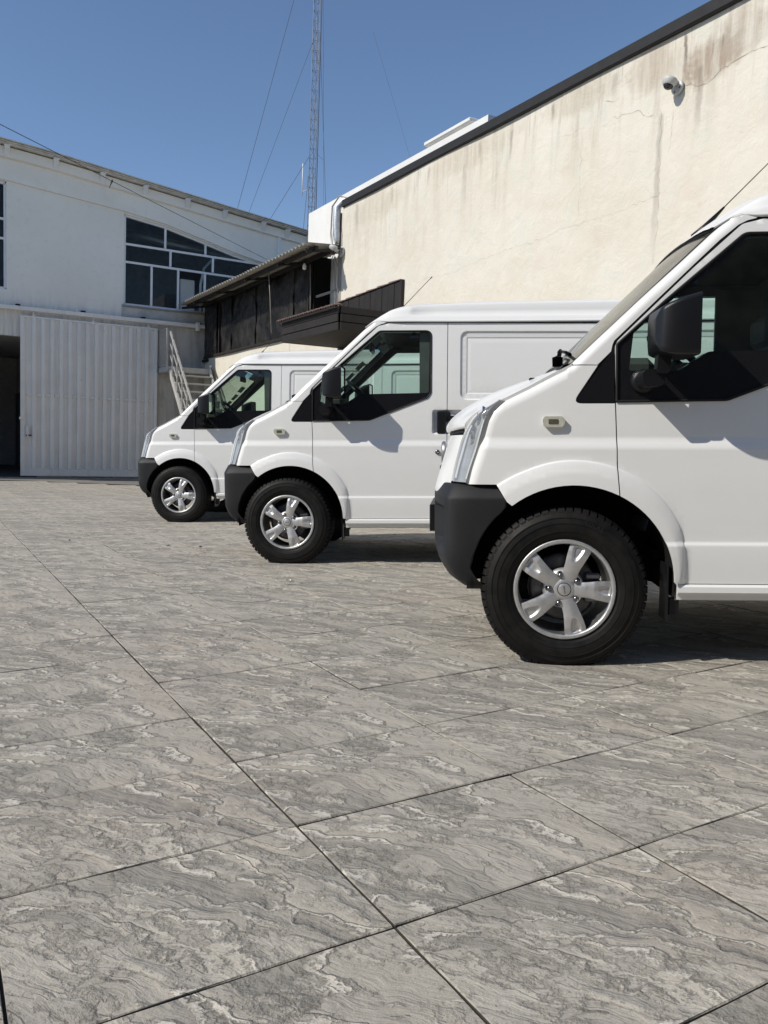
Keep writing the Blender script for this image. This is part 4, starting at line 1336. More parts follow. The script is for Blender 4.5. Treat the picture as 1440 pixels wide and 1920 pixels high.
# ================================================================== PLASTER WALL
def plaster():
    t = NT('cream_plaster')
    g = t.n('Attribute', attribute_name='wall').outputs['Vector']      # (s, height below coping, 0)
    sp = t.n('SeparateXYZ'); t.set(sp.inputs[0], g)
    s_, dn = sp.outputs[0], sp.outputs[1]
    n1 = t.noise(g, .9, 5, .6)
    n2 = t.noise(g, 4.5, 6, .65, .6)
    n3 = t.noise(t.mapping(g, loc=(4, 9, 0)), 2.0, 5, .62, .8)
    col = t.mix(t.maprange(n1, .36, .66), (.615, .572, .485), (.665, .632, .555))
    col = t.mix(t.math('MULTIPLY', t.maprange(n2, .45, .70), .55), col, (.69, .655, .575))
    col = t.mix(t.math('MULTIPLY', t.maprange(n3, .52, .68), .5), col, (.585, .60, .525))
    col = t.mix(t.math('MULTIPLY', t.maprange(t.noise(t.mapping(g, loc=(1, 5, 0)), 1.5, 5, .6), .56, .70), .45), col, (.59, .51, .43))
    # rain streaks below the coping
    st = t.noise(t.mapping(g, scale=(5.5, .42, 1)), 1.0, 5, .65)
    st2 = t.noise(t.mapping(g, loc=(7, 0, 0), scale=(13, .8, 1)), 1.0, 4, .6)
    fade = t.maprange(dn, 0.0, 1.5, 1, 0)
    brk = t.maprange(n2, .35, .6)
    a = t.math('MULTIPLY', t.math('MULTIPLY', t.maprange(st, .50, .66), fade), t.math('ADD', .35, brk))
    b_ = t.math('MULTIPLY', t.math('MULTIPLY', t.maprange(st2, .58, .70), t.maprange(dn, 0.0, .9, 1, 0)), brk)
    col = t.mix(t.math('MULTIPLY', a, .74), col, (.40, .355, .29), 'MIX')
    col = t.mix(t.math('MULTIPLY', b_, .58), col, (.26, .235, .20), 'MIX')
    # the large washed-out stain above the crack
    def blob(cs, cd, rs, rd):
        u = t.math('DIVIDE', t.math('SUBTRACT', s_, cs), rs); v = t.math('DIVIDE', t.math('SUBTRACT', dn, cd), rd)
        q = t.math('ADD', t.math('MULTIPLY', u, u), t.math('MULTIPLY', v, v))
        q = t.math('ADD', q, t.math('MULTIPLY', t.math('SUBTRACT', n2, .5), 1.7))
        return t.maprange(q, 0.15, 1.0, 1, 0, True)
    vert = t.maprange(t.noise(t.mapping(g, scale=(9, .7, 1)), 1.0, 5, .65), .36, .62)
    for (cs, cd, rs, rd, k, c) in ((6.55, .45, .50, .28, 1.0, (.35, .285, .225)), (6.15, .30, .40, .34, .72, (.40, .35, .29)), (7.35, .25, .50, .34, .70, (.42, .36, .29)), (8.6, .18, .9, .24, .58, (.44, .38, .30)),
                                 (11.0, .22, 1.5, .24, .40, (.44, .38, .30)), (14.2, .30, 1.4, .30, .36, (.44, .38, .30)), (6.70, .62, .12, .16, .5, (.36, .30, .24))):
        col = t.mix(t.math('MULTIPLY', t.math('MULTIPLY', blob(cs, cd, rs, rd), t.math('ADD', .25, vert)), k), col, c)
    # separate runs
    for (cs, d0, d1, wdt, k) in ((6.91, .02, .48, .016, .85), (6.665, .45, 1.30, .026, .48), (7.20, .80, 2.7, .028, .36), (9.14, .05, .32, .022, .50), (10.06, .12, .62, .020, .40), (10.85, .05, .35, .03, .34), (6.40, .22, .46, .010, .55), (6.53, .26, .52, .008, .5), (12.3, .05, .45, .03, .30), (13.6, .05, .5, .03, .32), (8.0, .05, .5, .03, .25), (15.0, .04, .9, .05, .3)):
        wob = t.math('MULTIPLY', t.math('SUBTRACT', t.noise(t.mapping(g, scale=(1, 3.2, 1)), 1.5, 4, .6), .5), .09)
        u = t.math('ABSOLUTE', t.math('DIVIDE', t.math('SUBTRACT', t.math('ADD', s_, wob), cs), wdt * 2.2))
        m = t.math('MULTIPLY', t.maprange(u, .25, 1.0, 1, 0, True), t.maprange(dn, d0, d0 + .06, 0, 1, True))
        m = t.math('MULTIPLY', m, t.maprange(dn, d0 + (d1 - d0) * .45, d1, 1, 0, True))
        col = t.mix(t.math('MULTIPLY', m, k), col, (.22, .19, .16))
    pits = t.maprange(t.noise(g, 22, 3, .6), .68, .74)
    col = t.mix(t.math('MULTIPLY', pits, .30), col, (.36, .32, .26))
    t.P(col=col, rough=.9, spec=.18)
    h = t.math('ADD', t.math('MULTIPLY', t.noise(g, 3.2, 6, .62, .5), .030), t.math('MULTIPLY', t.noise(g, 24, 4, .65), .006))
    t.bump(h, .55, 1.0)
    return t.mat
M['plaster'] = plaster()
M['coping'] = simple('dark_coping', (.014, .014, .015), .7, 0, .4, .3, 8)
M['crack'] = simple('crack_shadow', (.36, .31, .245), .95, 0, .1, .3)
M['cement'] = simple('bare_cement', (.30, .285, .26), .9, 0, .2, .2, 5, bump=.5, bscale=25)

WTOP = 6.06
wall_root = wall_xf((10.5, 0, 0))
pw = thing('plaster_wall', wall_root, 'long cream plaster wall with cracks, rain stains and a black coping', 'wall')
def wall_panel(name, s0, s1, z0, z1, nx, nz, jag=False):
    b = MB(wall_xf); b.smooth = True
    r = random.Random(5)
    rows = []
    for z in np.linspace(z0, z1, nz):
        row = []
        for k, s in enumerate(np.linspace(s0, s1, nx)):
            ss_ = s + (r.uniform(-.025, .035) if (jag and k == nx - 1) else 0)
            row.append((ss_, 0.010 * math.sin(s * 1.7 + z) + .008 * math.sin(s * .6 - z * 2.1), z))
        rows.append(row)
    b.grid(rows)
    # return at the open end
    b.smooth = False
    b.grid([[(r_[-1][0], r_[-1][1], r_[-1][2]) for r_ in rows], [(r_[-1][0], -.25, r_[-1][2]) for r_ in rows]])
    o = b.build(name, M['plaster'], pw, root=wall_root, recalc=False)
    at = o.data.attributes.new('wall', 'FLOAT_VECTOR', 'POINT')
    for i, p in enumerate(b.v): at.data[i].vector = (p[0], WTOP - p[2], p[1])
    return o
wall_panel('wall_face', -6, 15.62, -1.2, WTOP, 46, 40, True)
wall_panel('lower_wall', 15.60, 25.05, -1.2, 3.66, 20, 10)
b = MB(wall_xf); b.bbox((-6, -.28, WTOP - .005), (15.60, .055, 6.20), .012)
b.build('coping', M['coping'], pw, root=wall_root)
b = MB(wall_xf); b.box((-6, -.28, -1.2), (15.58, -.24, WTOP)); b.build('wall_back', M['cement'], pw, root=wall_root)
# cracks that run through the render coat
cr = random.Random(11)
def crack(pts, w=.007):
    P_ = []
    for (a, b_) in zip(pts[:-1], pts[1:]):
        L = math.hypot(b_[0] - a[0], b_[1] - a[1]); n = max(2, int(L / .05))
        for i in range(n):
            f = i / n
            P_.append((a[0] + (b_[0] - a[0]) * f + cr.gauss(0, .010), a[1] + (b_[1] - a[1]) * f + cr.gauss(0, .013)))
    P_.append(pts[-1])
    b = MB(wall_xf)
    L_, R_ = [], []
    for i, p in enumerate(P_):
        a = P_[max(i - 1, 0)]; c = P_[min(i + 1, len(P_) - 1)]
        d = Vector((c[0] - a[0], c[1] - a[1])); d.normalize()
        ww = w * .55 * cr.uniform(.2, 1.0) * (0.3 if i in (0, len(P_) - 1) else 1) / 2
        y = 0.010 * math.sin(p[0] * 1.7 + p[1]) + .008 * math.sin(p[0] * .6 - p[1] * 2.1) + .004
        L_.append((p[0] - d[1] * ww, y, p[1] + d[0] * ww)); R_.append((p[0] + d[1] * ww, y, p[1] - d[0] * ww))
    b.grid([L_, R_])
    b.build('crack', M['crack'], pw, root=wall_root)
crack([(5.3, 5.42), (5.82, 5.46), (6.07, 5.48), (6.25, 5.455), (6.40, 5.44), (6.55, 5.36), (6.68, 5.37), (6.80, 5.43), (6.87, 5.44), (7.00, 5.40)], .012)
crack([(7.16, 4.30), (7.6, 4.26), (8.16, 4.24), (8.87, 4.26), (9.3, 4.20), (9.92, 4.20), (10.7, 4.17), (11.6, 4.10), (12.4, 4.14)], .005)
crack([(8.17, 5.40), (7.9, 5.40), (7.71, 5.41), (7.53, 5.37), (7.42, 5.26), (7.32, 5.26)], .011)
crack([(7.24, 5.32), (7.19, 5.13), (7.19, 4.71), (7.15, 4.21), (7.18, 3.5)], .008)
crack([(8.50, 5.43), (8.52, 5.07), (8.51, 4.32)], .006)
crack([(7.02, 5.2), (7.03, 4.95), (7.05, 4.75)], .006)
crack([(6.92, 6.05), (6.9, 5.8), (6.885, 5.55)], .006)
crack([(8.15, 5.68), (7.98, 5.63), (7.90, 5.65)], .009)
crack([(12.4, 5.6), (12.42, 5.1), (12.4, 4.6)], .004)
crack([(8.5, 5.48), (8.75, 5.44), (8.9, 5.47)], .005)

# bare cement edge and post at the end of the upper wall
b = MB(wall_xf); b.bbox((15.63, -.24, 3.66), (15.86, -.02, 6.0), .02); b.bbox((15.60, -.1, 4.0), (15.70, .0, 5.6), .02)
b.build('cement_post', M['cement'], pw, root=wall_root)

# ---- white building behind
M['white_render'] = simple('white_render', (.70, .70, .685), .85, 0, .2, .05, 2.5, bump=.2, bscale=14)
r0 = wall_xf((15, -.8, 0))
wb = thing('white_building', r0, 'plain white rendered building top rising behind the plaster wall coping', 'building')
b = MB(wall_xf); b.box((11.30, -8, -1), (18.42, -.45, 6.63)); b.build('wall', M['white_render'], wb, root=r0)
b = MB(wall_xf); b.bbox((11.75, -3, 6.632), (13.20, -.60, 6.70), .01); b.build('roof_slab', M['white_render'], wb, root=r0)
b = MB(wall_xf); b.bbox((11.85, -3, 6.702), (13.30, -.46, 6.775), .015); b.build('parapet_cap', M['white_render'], wb, root=r0)
b = MB(wall_xf); b.bbox((16.75, -.9, 6.632), (17.3, -.55, 6.70), .01); b.build('roof_flashing', M['cement'], wb, root=r0)

# ================================================================== LOFT: black sheeting and corrugated canopy
M['sheet'] = None
def black_sheet():
    t = NT('black_sheeting')
    c = t.coord()
    n = t.noise(c, 2.6, 3, .5)
    cr_ = t.n('TexVoronoi', feature='SMOOTH_F1'); t.set(cr_.inputs['Vector'], c); cr_.inputs['Scale'].default_value = 2.4; cr_.inputs['Smoothness'].default_value = .35
    d = t.maprange(t.noise(t.mapping(c, loc=(3, 3, 1)), 1.1, 6, .65), .44, .70)
    t.P(col=t.mix(t.math('MULTIPLY', d, .6), (.006, .006, .007), (.046, .043, .039)), rough=t.maprange(n, .3, .7, .34, .58), spec=.42)
    t.bump(t.math('ADD', t.math('MULTIPLY', cr_.outputs['Distance'], .8), n), .8, .10)
    return t.mat
M['sheet'] = black_sheet()
M['dark_wood'] = simple('dark_wood', (.022, .018, .015), .7, 0, .3, .3, 8)
r0 = wall_xf((21, 0, 3.66))
loft = thing('loft_screen', r0, 'wrinkled black sheeting closing the loft above the low cream wall', 'screen')
sb = [17.25, 18.5, 19.65, 20.75, 21.85, 23.05]
edges_s = [17.22, 18.05, 19.4, 20.55, 21.6, 22.5, 23.35, 23.85, 25.0]
wr = random.Random(21)
for k, (a, c) in enumerate(zip(edges_s[:-1], edges_s[1:])):
    if k == 6: continue                                          # the dark gap by the far post
    b = MB(wall_xf); b.smooth = True
    ph = [wr.uniform(0, 6) for _ in range(6)]
    of = .02 + .022 * (k % 2)
    rows = []
    for z in np.linspace(3.70, 5.33, 18):
        rows.append([(s, of + .016 * math.sin(s * 5.1 + ph[0] + z * 2.0) * math.sin(z * 3.3 + ph[1]) + .010 * math.sin(s * 11 + z * 7 + ph[2]) + .006 * math.sin(z * 17 + ph[3] + s * 3), z) for s in np.linspace(a - .015, c + .015, 16)])
    b.grid(rows); b.build('sheet', M['sheet'], loft, root=r0, recalc=False)
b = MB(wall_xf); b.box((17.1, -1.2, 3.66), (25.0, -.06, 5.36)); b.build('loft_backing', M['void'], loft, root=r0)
b = MB(wall_xf); b.bbox((17.2, -.05, 3.655), (25.0, .07, 3.72), .01); b.build('floor_beam', M['dark_wood'], loft, root=r0)
for s in (17.20, 23.6):
    b = MB(wall_xf); b.bbox((s - .03, -.05, 3.70), (s + .03, .05, 5.35), .005); b.build('post', M['dark_wood'], loft, root=r0)
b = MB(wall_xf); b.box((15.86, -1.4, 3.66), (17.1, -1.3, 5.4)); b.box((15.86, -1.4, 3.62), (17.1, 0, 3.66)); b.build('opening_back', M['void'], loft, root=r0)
b = MB(wall_xf); b.bbox((15.86, -.14, 4.46), (17.2, -.10, 4.51), .006); b.build('opening_rail', M['cement'], loft, root=r0)
b = MB(wall_xf); b.bbox((24.6, .02, 3.55), (26.0, .10, 3.63), .01); b.build('floor_beam_end', M['dark_wood'], loft, root=r0)

def corr_mat():
    t = NT('corrugated_iron')
    c = t.coord()
    n = t.noise(c, 3, 5, .65)
    t.P(col=t.mix(t.maprange(n, .35, .7), (.40, .385, .35), (.50, .48, .44)), rough=.55, metal=.2, spec=.4)
    return t.mat
M['corr'] = corr_mat()
M['steel_dark'] = simple('dark_steel', (.022, .019, .017), .6, .2, .4, .3, 10)
r0 = wall_xf((20, .5, 5.2))
cc = thing('corrugated_canopy', r0, 'corrugated iron lean-to roof on dark rafters over the black sheeting', 'canopy')
NS = 500
b = MB(wall_xf); b.smooth = True
rows = []
for (off, z) in ((.90, 5.185), (.45, 5.26), (0, 5.335), (-.4, 5.40)):
    rows.append([(s - .42 * off + .36, off + .010 * math.sin(s * .9) + (.006 * math.sin(int(s / .9) * 2.3) if off > .8 else 0), z + .026 * math.sin(2 * math.pi * s / .19) - .004) for s in np.linspace(15.45, 24.9, NS)])
b.grid(rows); b.grid([[(p[0], p[1], p[2] + .005) for p in r] for r in rows])
b.grid([rows[0], [(p[0], p[1], p[2] + .005) for p in rows[0]]])
b.build('roof_sheet', M['corr'], cc, root=r0, recalc=False)
for (off, z) in ((.62, 5.165), (.12, 5.25)):
    b = MB(wall_xf); b.box((15.5, off - .03, z - .06), (24.85, off + .03, z + .03)); b.build('purlin', M['steel_dark'], cc, root=r0)
for s in (15.62, 17.2, 19.3, 21.6, 23.6, 24.8):
    b = MB(wall_xf); b.beam((s, -.1, 5.235), (s, .80, 5.085), .05, .06); b.build('rafter', M['steel_dark'], cc, root=r0)
for s, z0 in ((18.35, 3.75), (17.0, 3.75)):
    b = MB(wall_xf); b.tube([(s, .55 if s > 18 else .10, 5.15), (s, .50 if s > 18 else .08, 4.6), (s, .45 if s > 18 else .06, z0)], .012, 6); b.build('conduit', M['cement'], cc, root=r0)

r0 = wall_xf((17.0, .42, 5.0))
hb = thing('hanging_bulb', r0, 'bare white bulb hanging from the corrugated canopy', 'light bulb')
M['bulb'] = simple('bulb_white', (.75, .75, .74), .25, 0, .5, .02)
b = MB(wall_xf); b.smooth = True
b.lathe([(.0, -.075), (.026, -.071), (.039, -.052), (.042, -.022), (.038, .015), (.022, .045), (.018, .056)], (16.62, .40, 5.00), 'Z', 20); b.build('bulb', M['bulb'], hb, root=r0)
b = MB(wall_xf); b.lathe([(.018, .052), (.018, .095), (.006, .11)], (16.62, .40, 5.00), 'Z', 12); b.tube([(16.62, .40, 5.08), (16.64, .38, 5.16), (16.7, .36, 5.24)], .006, 5); b.build('cord', M['rubber'], hb, root=r0)

def dome_camera(name, s, z, label, tilt_s, sc=1.0):
    r0 = wall_xf((s, 0, z))
    d = thing(name, r0, label, 'security camera', 'security cameras on the yard walls')
    M.setdefault('cam_white', simple('camera_white', (.50, .50, .485), .45, 0, .4, .05))
    M.setdefault('cam_dome', simple('camera_dome', (.02, .018, .016), .08, 0, .6, .1))
    b = MB(wall_xf); b.smooth = True
    prof = [(.0, .0), (.085, .0), (.095, .012), (.095, .03), (.085, .04), (.0, .045)]
    n0 = len(b.v)
    b.lathe([(r * sc, h * sc) for r, h in prof], (0, 0, 0), 'Y', 28)
    for i in range(n0, len(b.v)): x, y, zz = b.v[i]; b.v[i] = (s + x, y, z + zz)
    b.build('mount_plate', M['cam_white'], d, root=r0)
    for a in (20, 200, 290):
        b = MB(wall_xf); b.lathe([(.0, .045 * sc), (.008, .048 * sc), (.009, .04 * sc)], (s + .06 * sc * math.cos(rad(a)), 0, z + .06 * sc * math.sin(rad(a))), 'Y', 8); b.build('screw', M['rubber'], d, root=r0)
    b = MB(wall_xf); b.bbox((s - .045 * sc, .03, z + .015 * sc), (s + .045 * sc, .13 * sc, z + .075 * sc), .015); b.build('bracket_arm', M['cam_white'], d, root=r0)
    c_ = Vector((s + tilt_s * .04, .155 * sc, z + .045 * sc))
    ax = Vector((tilt_s * .35, .25, -.9)).normalized(); u = ax.orthogonal().normalized(); w = ax.cross(u)
    def put(b, prof, n=28):
        o = len(b.v)
        for (r, h) in prof:
            for k in range(n):
                a = 2 * math.pi * k / n
                b.v.append(tuple(c_ + (u * math.cos(a) + w * math.sin(a)) * r * sc + ax * h * sc))
        for i in range(len(prof) - 1):
            for k in range(n): b.f.append((o + i * n + k, o + i * n + (k + 1) % n, o + (i + 1) * n + (k + 1) % n, o + (i + 1) * n + k)); b.m.append(0); b.sm.append(True)
    b = MB(wall_xf); put(b, [(.0, -.045), (.06, -.045), (.092, -.035), (.098, -.02), (.098, .005), (.088, .02), (.082, .045), (.066, .055)]); b.build('housing', M['cam_white'], d, root=r0)
    b = MB(wall_xf); put(b, [(.064, .050), (.062, .068), (.048, .088), (.025, .100), (.0, .103)]); b.build('dome', M['cam_dome'], d, root=r0)
    return d
dome_camera('dome_camera', 6.96, 5.44, 'white dome security camera high on the cracked cream wall, below the coping', .3, .86)
dome_camera('dome_camera', 15.60, 5.17, 'white dome security camera at the cement corner under the corrugated canopy', .5, 1.15)

# lagged pipe and cables at the corner
M['foil'] = simple('foil_lagging', (.55, .57, .60), .38, .55, .5, .25, 16, bump=.9, bscale=18)
r0 = wall_xf((15.75, .05, 5.2))
lp_ = thing('lagged_pipe', r0, 'silver foil wrapped pipe bent over the end of the black coping', 'pipe')
b = MB(wall_xf); b.tube([(15.55, -.15, 6.22), (15.70, -.05, 6.25), (15.80, .05, 6.10), (15.80, .06, 5.75), (15.77, .05, 5.45), (15.77, .04, 5.36)], [.05, .06, .085, .08, .07, .05], 10); b.build('lagging', M['foil'], lp_, root=r0)
b = MB(wall_xf); b.tube([(15.60, -.1, 6.26), (15.78, .02, 6.33), (15.97, .09, 6.15), (16.0, .09, 5.6), (15.96, .06, 5.3)], .016, 6); b.build('hose', M['cement'], lp_, root=r0)
b = MB(wall_xf); b.tube([(15.92, .08, 5.9), (15.94, .08, 5.35), (15.93, .12, 5.27)], .018, 6); b.build('conduit', M['white_render'], lp_, root=r0)
r0 = wall_xf((15.8, .02, 4.4))
b = MB(wall_xf); b.tube([(15.86, .10, 5.12), (15.87, .03, 4.8), (15.84, .02, 4.3), (15.86, .02, 3.75)], .011, 6); b.tube([(15.78, .10, 5.10), (15.70, .03, 4.85), (15.72, .02, 4.3), (15.70, .02, 3.8)], .009, 6)
o = b.build('cable', M['cement'], None, root=r0); o.location = r0; tag(o, 'thin grey cables dropping down the cement post from the corner camera', 'cable')

# ================================================================== BROWN DOOR CANOPY
M['brown'] = simple('brown_cladding', (.020, .017, .016), .6, .0, .4, .2, 6)
M['tile'] = simple('clay_tile', (.17, .120, .11), .8, 0, .25, .3, 9)
r0 = wall_xf((14.2, .7, 3.2))
dc = thing('door_canopy', r0, 'dark brown boxy canopy with tiled edge projecting from the cream wall', 'canopy')
CO = 1.33
for k, (z0, z1) in enumerate(((3.20, 3.335), (3.345, 3.475), (3.485, 3.60))):
    b = MB(wall_xf); b.bbox((12.95, CO - .03 + .012 * (k % 2), z0), (15.50, CO + .012 * (k % 2), z1), .006); b.build('fascia_board', M['brown'], dc, root=r0)
    b = MB(wall_xf); b.bbox((12.92 - .01 * (k % 2), .0, z0), (12.95 - .01 * (k % 2), CO - .04, z1), .006); b.build('end_board', M['brown'], dc, root=r0)
b = MB(wall_xf); b.box((15.47, .0, 3.20), (15.50, CO - .04, 3.60)); b.build('end_board', M['brown'], dc, root=r0)
b = MB(wall_xf); b.box((12.96, .0, 3.55), (15.46, CO - .04, 3.61)); b.build('deck', M['brown'], dc, root=r0)
NB = 15
for k in range(NB):
    s0 = 12.96 + k * (2.5 / NB); 
    b = MB(wall_xf); b.bbox((s0, .0, 3.205), (s0 + 2.5 / NB - .012, CO - .045, 3.222), .003); b.build('soffit_board', M['dark_wood'], dc, root=r0)
for k in range(26):
    s0 = 12.9 + k * .102
    b = MB(wall_xf); b.smooth = True
    rows = []
    for (off, z) in ((CO + .10, 3.605), (CO - .02, 3.625), (CO - .05, 3.615)):
        rows.append([(s0 + .104 * f, off, z + .026 * math.sin(math.pi * f) + .004 * (k % 2)) for f in np.linspace(0, 1, 7)])
    b.grid(rows); b.grid([rows[0], [(p[0], p[1] - .004, p[2] - .014) for p in rows[0]]])
    b.build('roof_tile', M['tile'], dc, root=r0, recalc=False)
b = MB(wall_xf); b.bbox((12.93, CO - .02, 3.56), (15.5, CO + .07, 3.598), .004); b.build('eave_batten', M['brown'], dc, root=r0)

r0 = wall_xf((14.3, .03, 3.9))
wc = thing('wall_cladding', r0, 'dark brown upright board cladding fixed on the cream wall above the canopy', 'cladding')
for k in range(11):
    s0 = 13.06 + k * .232
    zt_ = 4.20 - (s0 - 13.06) * .030
    b = MB(wall_xf); b.bbox((s0, .012, 3.0), (s0 + .215, .055 + .004 * (k % 2), zt_), .008); b.build('board', M['brown'], wc, root=r0)
b = MB(wall_xf); b.box((13.03, .002, 3.0), (15.64, .02, 4.10)); b.build('backing', M['void'], wc, root=r0)
b = MB(wall_xf)
for k in range(18):
    s0 = 13.03 + k * .146
    b.bbox((s0, .0, 4.205 - (s0 - 13.06) * .030), (s0 + .14, .085, 4.225 - (s0 - 13.06) * .030 + .006 * (k % 3)), .004)
b.build('tile_trim', M['tile'], wc, root=r0, kind='stuff')
b = MB(wall_xf); b.bbox((13.0, .0, 3.0), (13.04, .075, 4.22), .006); b.build('end_trim', M['brown'], wc, root=r0)

# dark door frame with a small orange sign, seen through the van windows
r0 = wall_xf((20.3, .05, 1.5))
sd_ = thing('side_door', r0, 'dark door in the low cream wall beyond the vans', 'door')
b = MB(wall_xf); b.bbox((13.2, .0, -.6), (16.3, .07, 2.35), .01); b.build('door_leaf', M['void'], sd_, root=r0)
b = MB(wall_xf); b.bbox((16.28, .0, -.6), (16.36, .10, 2.4), .01); b.bbox((13.2, .071, 1.15), (16.28, .09, 1.19), .004); b.build('door_frame', M['steel_dark'], sd_, root=r0)
sd_['label'] = 'dark shopfront door in the cream wall, glimpsed through the windows of the deepest van'
r0 = wall_xf((15.45, .1, 1.95))
sg = thing('shop_sign', r0, 'small orange sign with dark letters seen through the van window', 'sign')
M['orange'] = simple('sign_orange', (.55, .22, .05), .5, 0, .3, .05)
b = MB(wall_xf); b.bbox((15.2, .095, 1.80), (15.75, .115, 2.14), .004); b.build('panel', M['void'], sg, root=r0)
me = text_mesh('IIC', .30, lambda x, y, z: wall_xf((15.47 - x, .117 + z, 1.97 + y)) - r0, .001); me.materials.append(M['orange']); link('lettering', me, sg)
# ================================================================== WAREHOUSE
def white_wall():
    t = NT('painted_wall')
    g = t.n('Attribute', attribute_name='wall').outputs['Vector']
    sp = t.n('SeparateXYZ'); t.set(sp.inputs[0], g)
    n1 = t.noise(g, .7, 5, .6); n2 = t.noise(g, 5, 6, .65)
    col = t.mix(t.maprange(n1, .35, .68), (.80, .768, .705), (.86, .832, .775))
    st = t.noise(t.mapping(g, scale=(5, .35, 1)), 1.0, 5, .65)
    low = t.maprange(sp.outputs[1], 4.2, 5.2, 1, 0)
    col = t.mix(t.math('MULTIPLY', t.math('MULTIPLY', t.maprange(st, .46, .66), t.math('ADD', .05, low)), .50), col, (.36, .345, .315))
    col = t.mix(t.math('MULTIPLY', t.maprange(n2, .55, .72), .22), col, (.50, .49, .46))
    t.P(col=col, rough=.85, spec=.2)
    t.bump(t.math('ADD', t.math('MULTIPLY', n2, .012), t.math('MULTIPLY', t.noise(g, 1.3, 4, .5), .04)), .5, 1.0)
    return t.mat
M['wwall'] = white_wall()
def steel_white():
    t = NT('painted_steel')
    c = t.coord()
    n = t.noise(c, 1.8, 5, .6)
    st = t.noise(t.mapping(c, scale=(6, 6, .5)), 1.0, 5, .65)
    rust = t.maprange(t.noise(t.mapping(c, loc=(2, 2, 2)), 3.4, 6, .7), .66, .74)
    col = t.mix(t.maprange(n, .35, .68), (.76, .738, .69), (.83, .81, .768))
    col = t.mix(t.math('MULTIPLY', t.maprange(st, .50, .70), .25), col, (.42, .42, .41))
    col = t.mix(t.math('MULTIPLY', rust, .45), col, (.24, .20, .17))
    t.P(col=col, rough=.5, spec=.4)
    t.bump(n, .25, .02)
    return t.mat
M['steel'] = steel_white()
M['wframe'] = simple('white_frame', (.74, .75, .76), .45, 0, .4, .04)
M['wglass'] = glass('warehouse_glass', (.52, .60, .66), refl=.35, dust=.05)
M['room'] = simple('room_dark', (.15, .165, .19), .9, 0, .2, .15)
M['room_floor'] = simple('room_floor', (.10, .10, .10), .8, 0, .2, .15)
M['duct'] = simple('duct_metal', (.50, .50, .50), .35, .7, .5, .1)

r0 = front_xf((4, 0, 0))
wh = thing('warehouse', r0, 'white warehouse front with arched eave, big slanted window and dark gateway', 'building')
EAVE = [(-6.0, 8.60), (-3.5, 9.02), (-1.5, 9.12), (0.2, 9.08), (1.8, 8.96), (3.13, 8.84), (4.92, 8.62), (6.7, 8.40), (8.53, 8.17), (10.77, 7.91), (11.6, 7.80)]
def eave(s): return float(np.interp(s, [p[0] for p in EAVE], [p[1] for p in EAVE]))
INF = [(1.99, 7.97), (3.41, 7.83), (5.05, 7.67)]
WINR = [(5.05, 5.03), (10.2, 5.03), (10.2, 6.62), (9.26, 6.78), (8.4, 6.93), (7.45, 7.17), (6.24, 7.46), (5.05, 7.62)]
WINL = [(-3.6, 5.10), (1.95, 5.10), (1.95, 7.96), (-3.6, 8.3)]
GATEWAY = [(-2.6, -.30), (2.75, -.30), (2.75, 3.86), (-2.6, 3.92)]
outline = [(-6, -1.6), (11.5, -1.6)] + [(s, z - .30) for s, z in EAVE[::-1]][1:] + [(-6, 8.3)]
def flat_panel(name, outline_, holes, off, thick, mat_, parent, root, frame=front_xf, step=.6, attr=True):
    C, F = sheet(outline_, holes, step, (), .2, .3)
    b = MB(frame)
    b.add([(p[0], off, p[1]) for p in C], [tuple(f) for f in F])
    ed = {}
    for f in F:
        for i in range(3): k = (f[i], f[(i + 1) % 3]); ed[k] = ed.get(k, 0) + 1
    for (i, j) in [k for k in ed if (k[1], k[0]) not in ed]:
        p, q = C[i], C[j]
        b.add([(p[0], off, p[1]), (q[0], off, q[1]), (q[0], off - thick, q[1]), (p[0], off - thick, p[1])], [(0, 1, 2, 3)])
    o = b.build(name, mat_, parent, root=root, recalc=False)
    if attr:
        at = o.data.attributes.new('wall', 'FLOAT_VECTOR', 'POINT')
        for i, p in enumerate(b.v): at.data[i].vector = (p[0], p[2], 0)
    return o
flat_panel('wall', outline, (WINR, WINL, GATEWAY), 0, .22, M['wwall'], wh, r0)
# arched beam along the eave, standing a little proud of the infill
arch_low = [(-6, 8.0), (-3.6, 8.32)] + [(1.95, 7.985)] + [(p[0], p[1] + .01) for p in INF[1:]] + [(6.24, 7.50), (7.45, 7.21), (8.4, 6.97), (9.3, 6.80), (10.35, 6.60), (11.5, 6.5)]
ab = arch_low + [(s, z - .24) for s, z in EAVE[::-1]]
flat_panel('arch_beam', ab, (), .055, .05, M['wwall'], wh, r0)
b = MB(front_xf)
o_ = len(b.v)
band = [(s, z - .24) for s, z in EAVE]
b.grid([[(s, .058, z - .16) for s, z in band], [(s, .16, z - .14) for s, z in band], [(s, .16, z + .115) for s, z in band], [(s, .05, z + .125) for s, z in band]])
b.build('eave_band', M['wwall'], wh, root=r0, recalc=False)
oo = [x for x in wh.children if x.name.startswith('eave_band')][0]
at = oo.data.attributes.new('wall', 'FLOAT_VECTOR', 'POINT')
for i, p in enumerate(b.v): at.data[i].vector = (p[0], p[2], 0)
b = MB(front_xf); b.bbox((9.75, .05, 5.6), (9.86, .12, 7.8), .01); b.build('pilaster', M['wframe'], wh, root=r0)
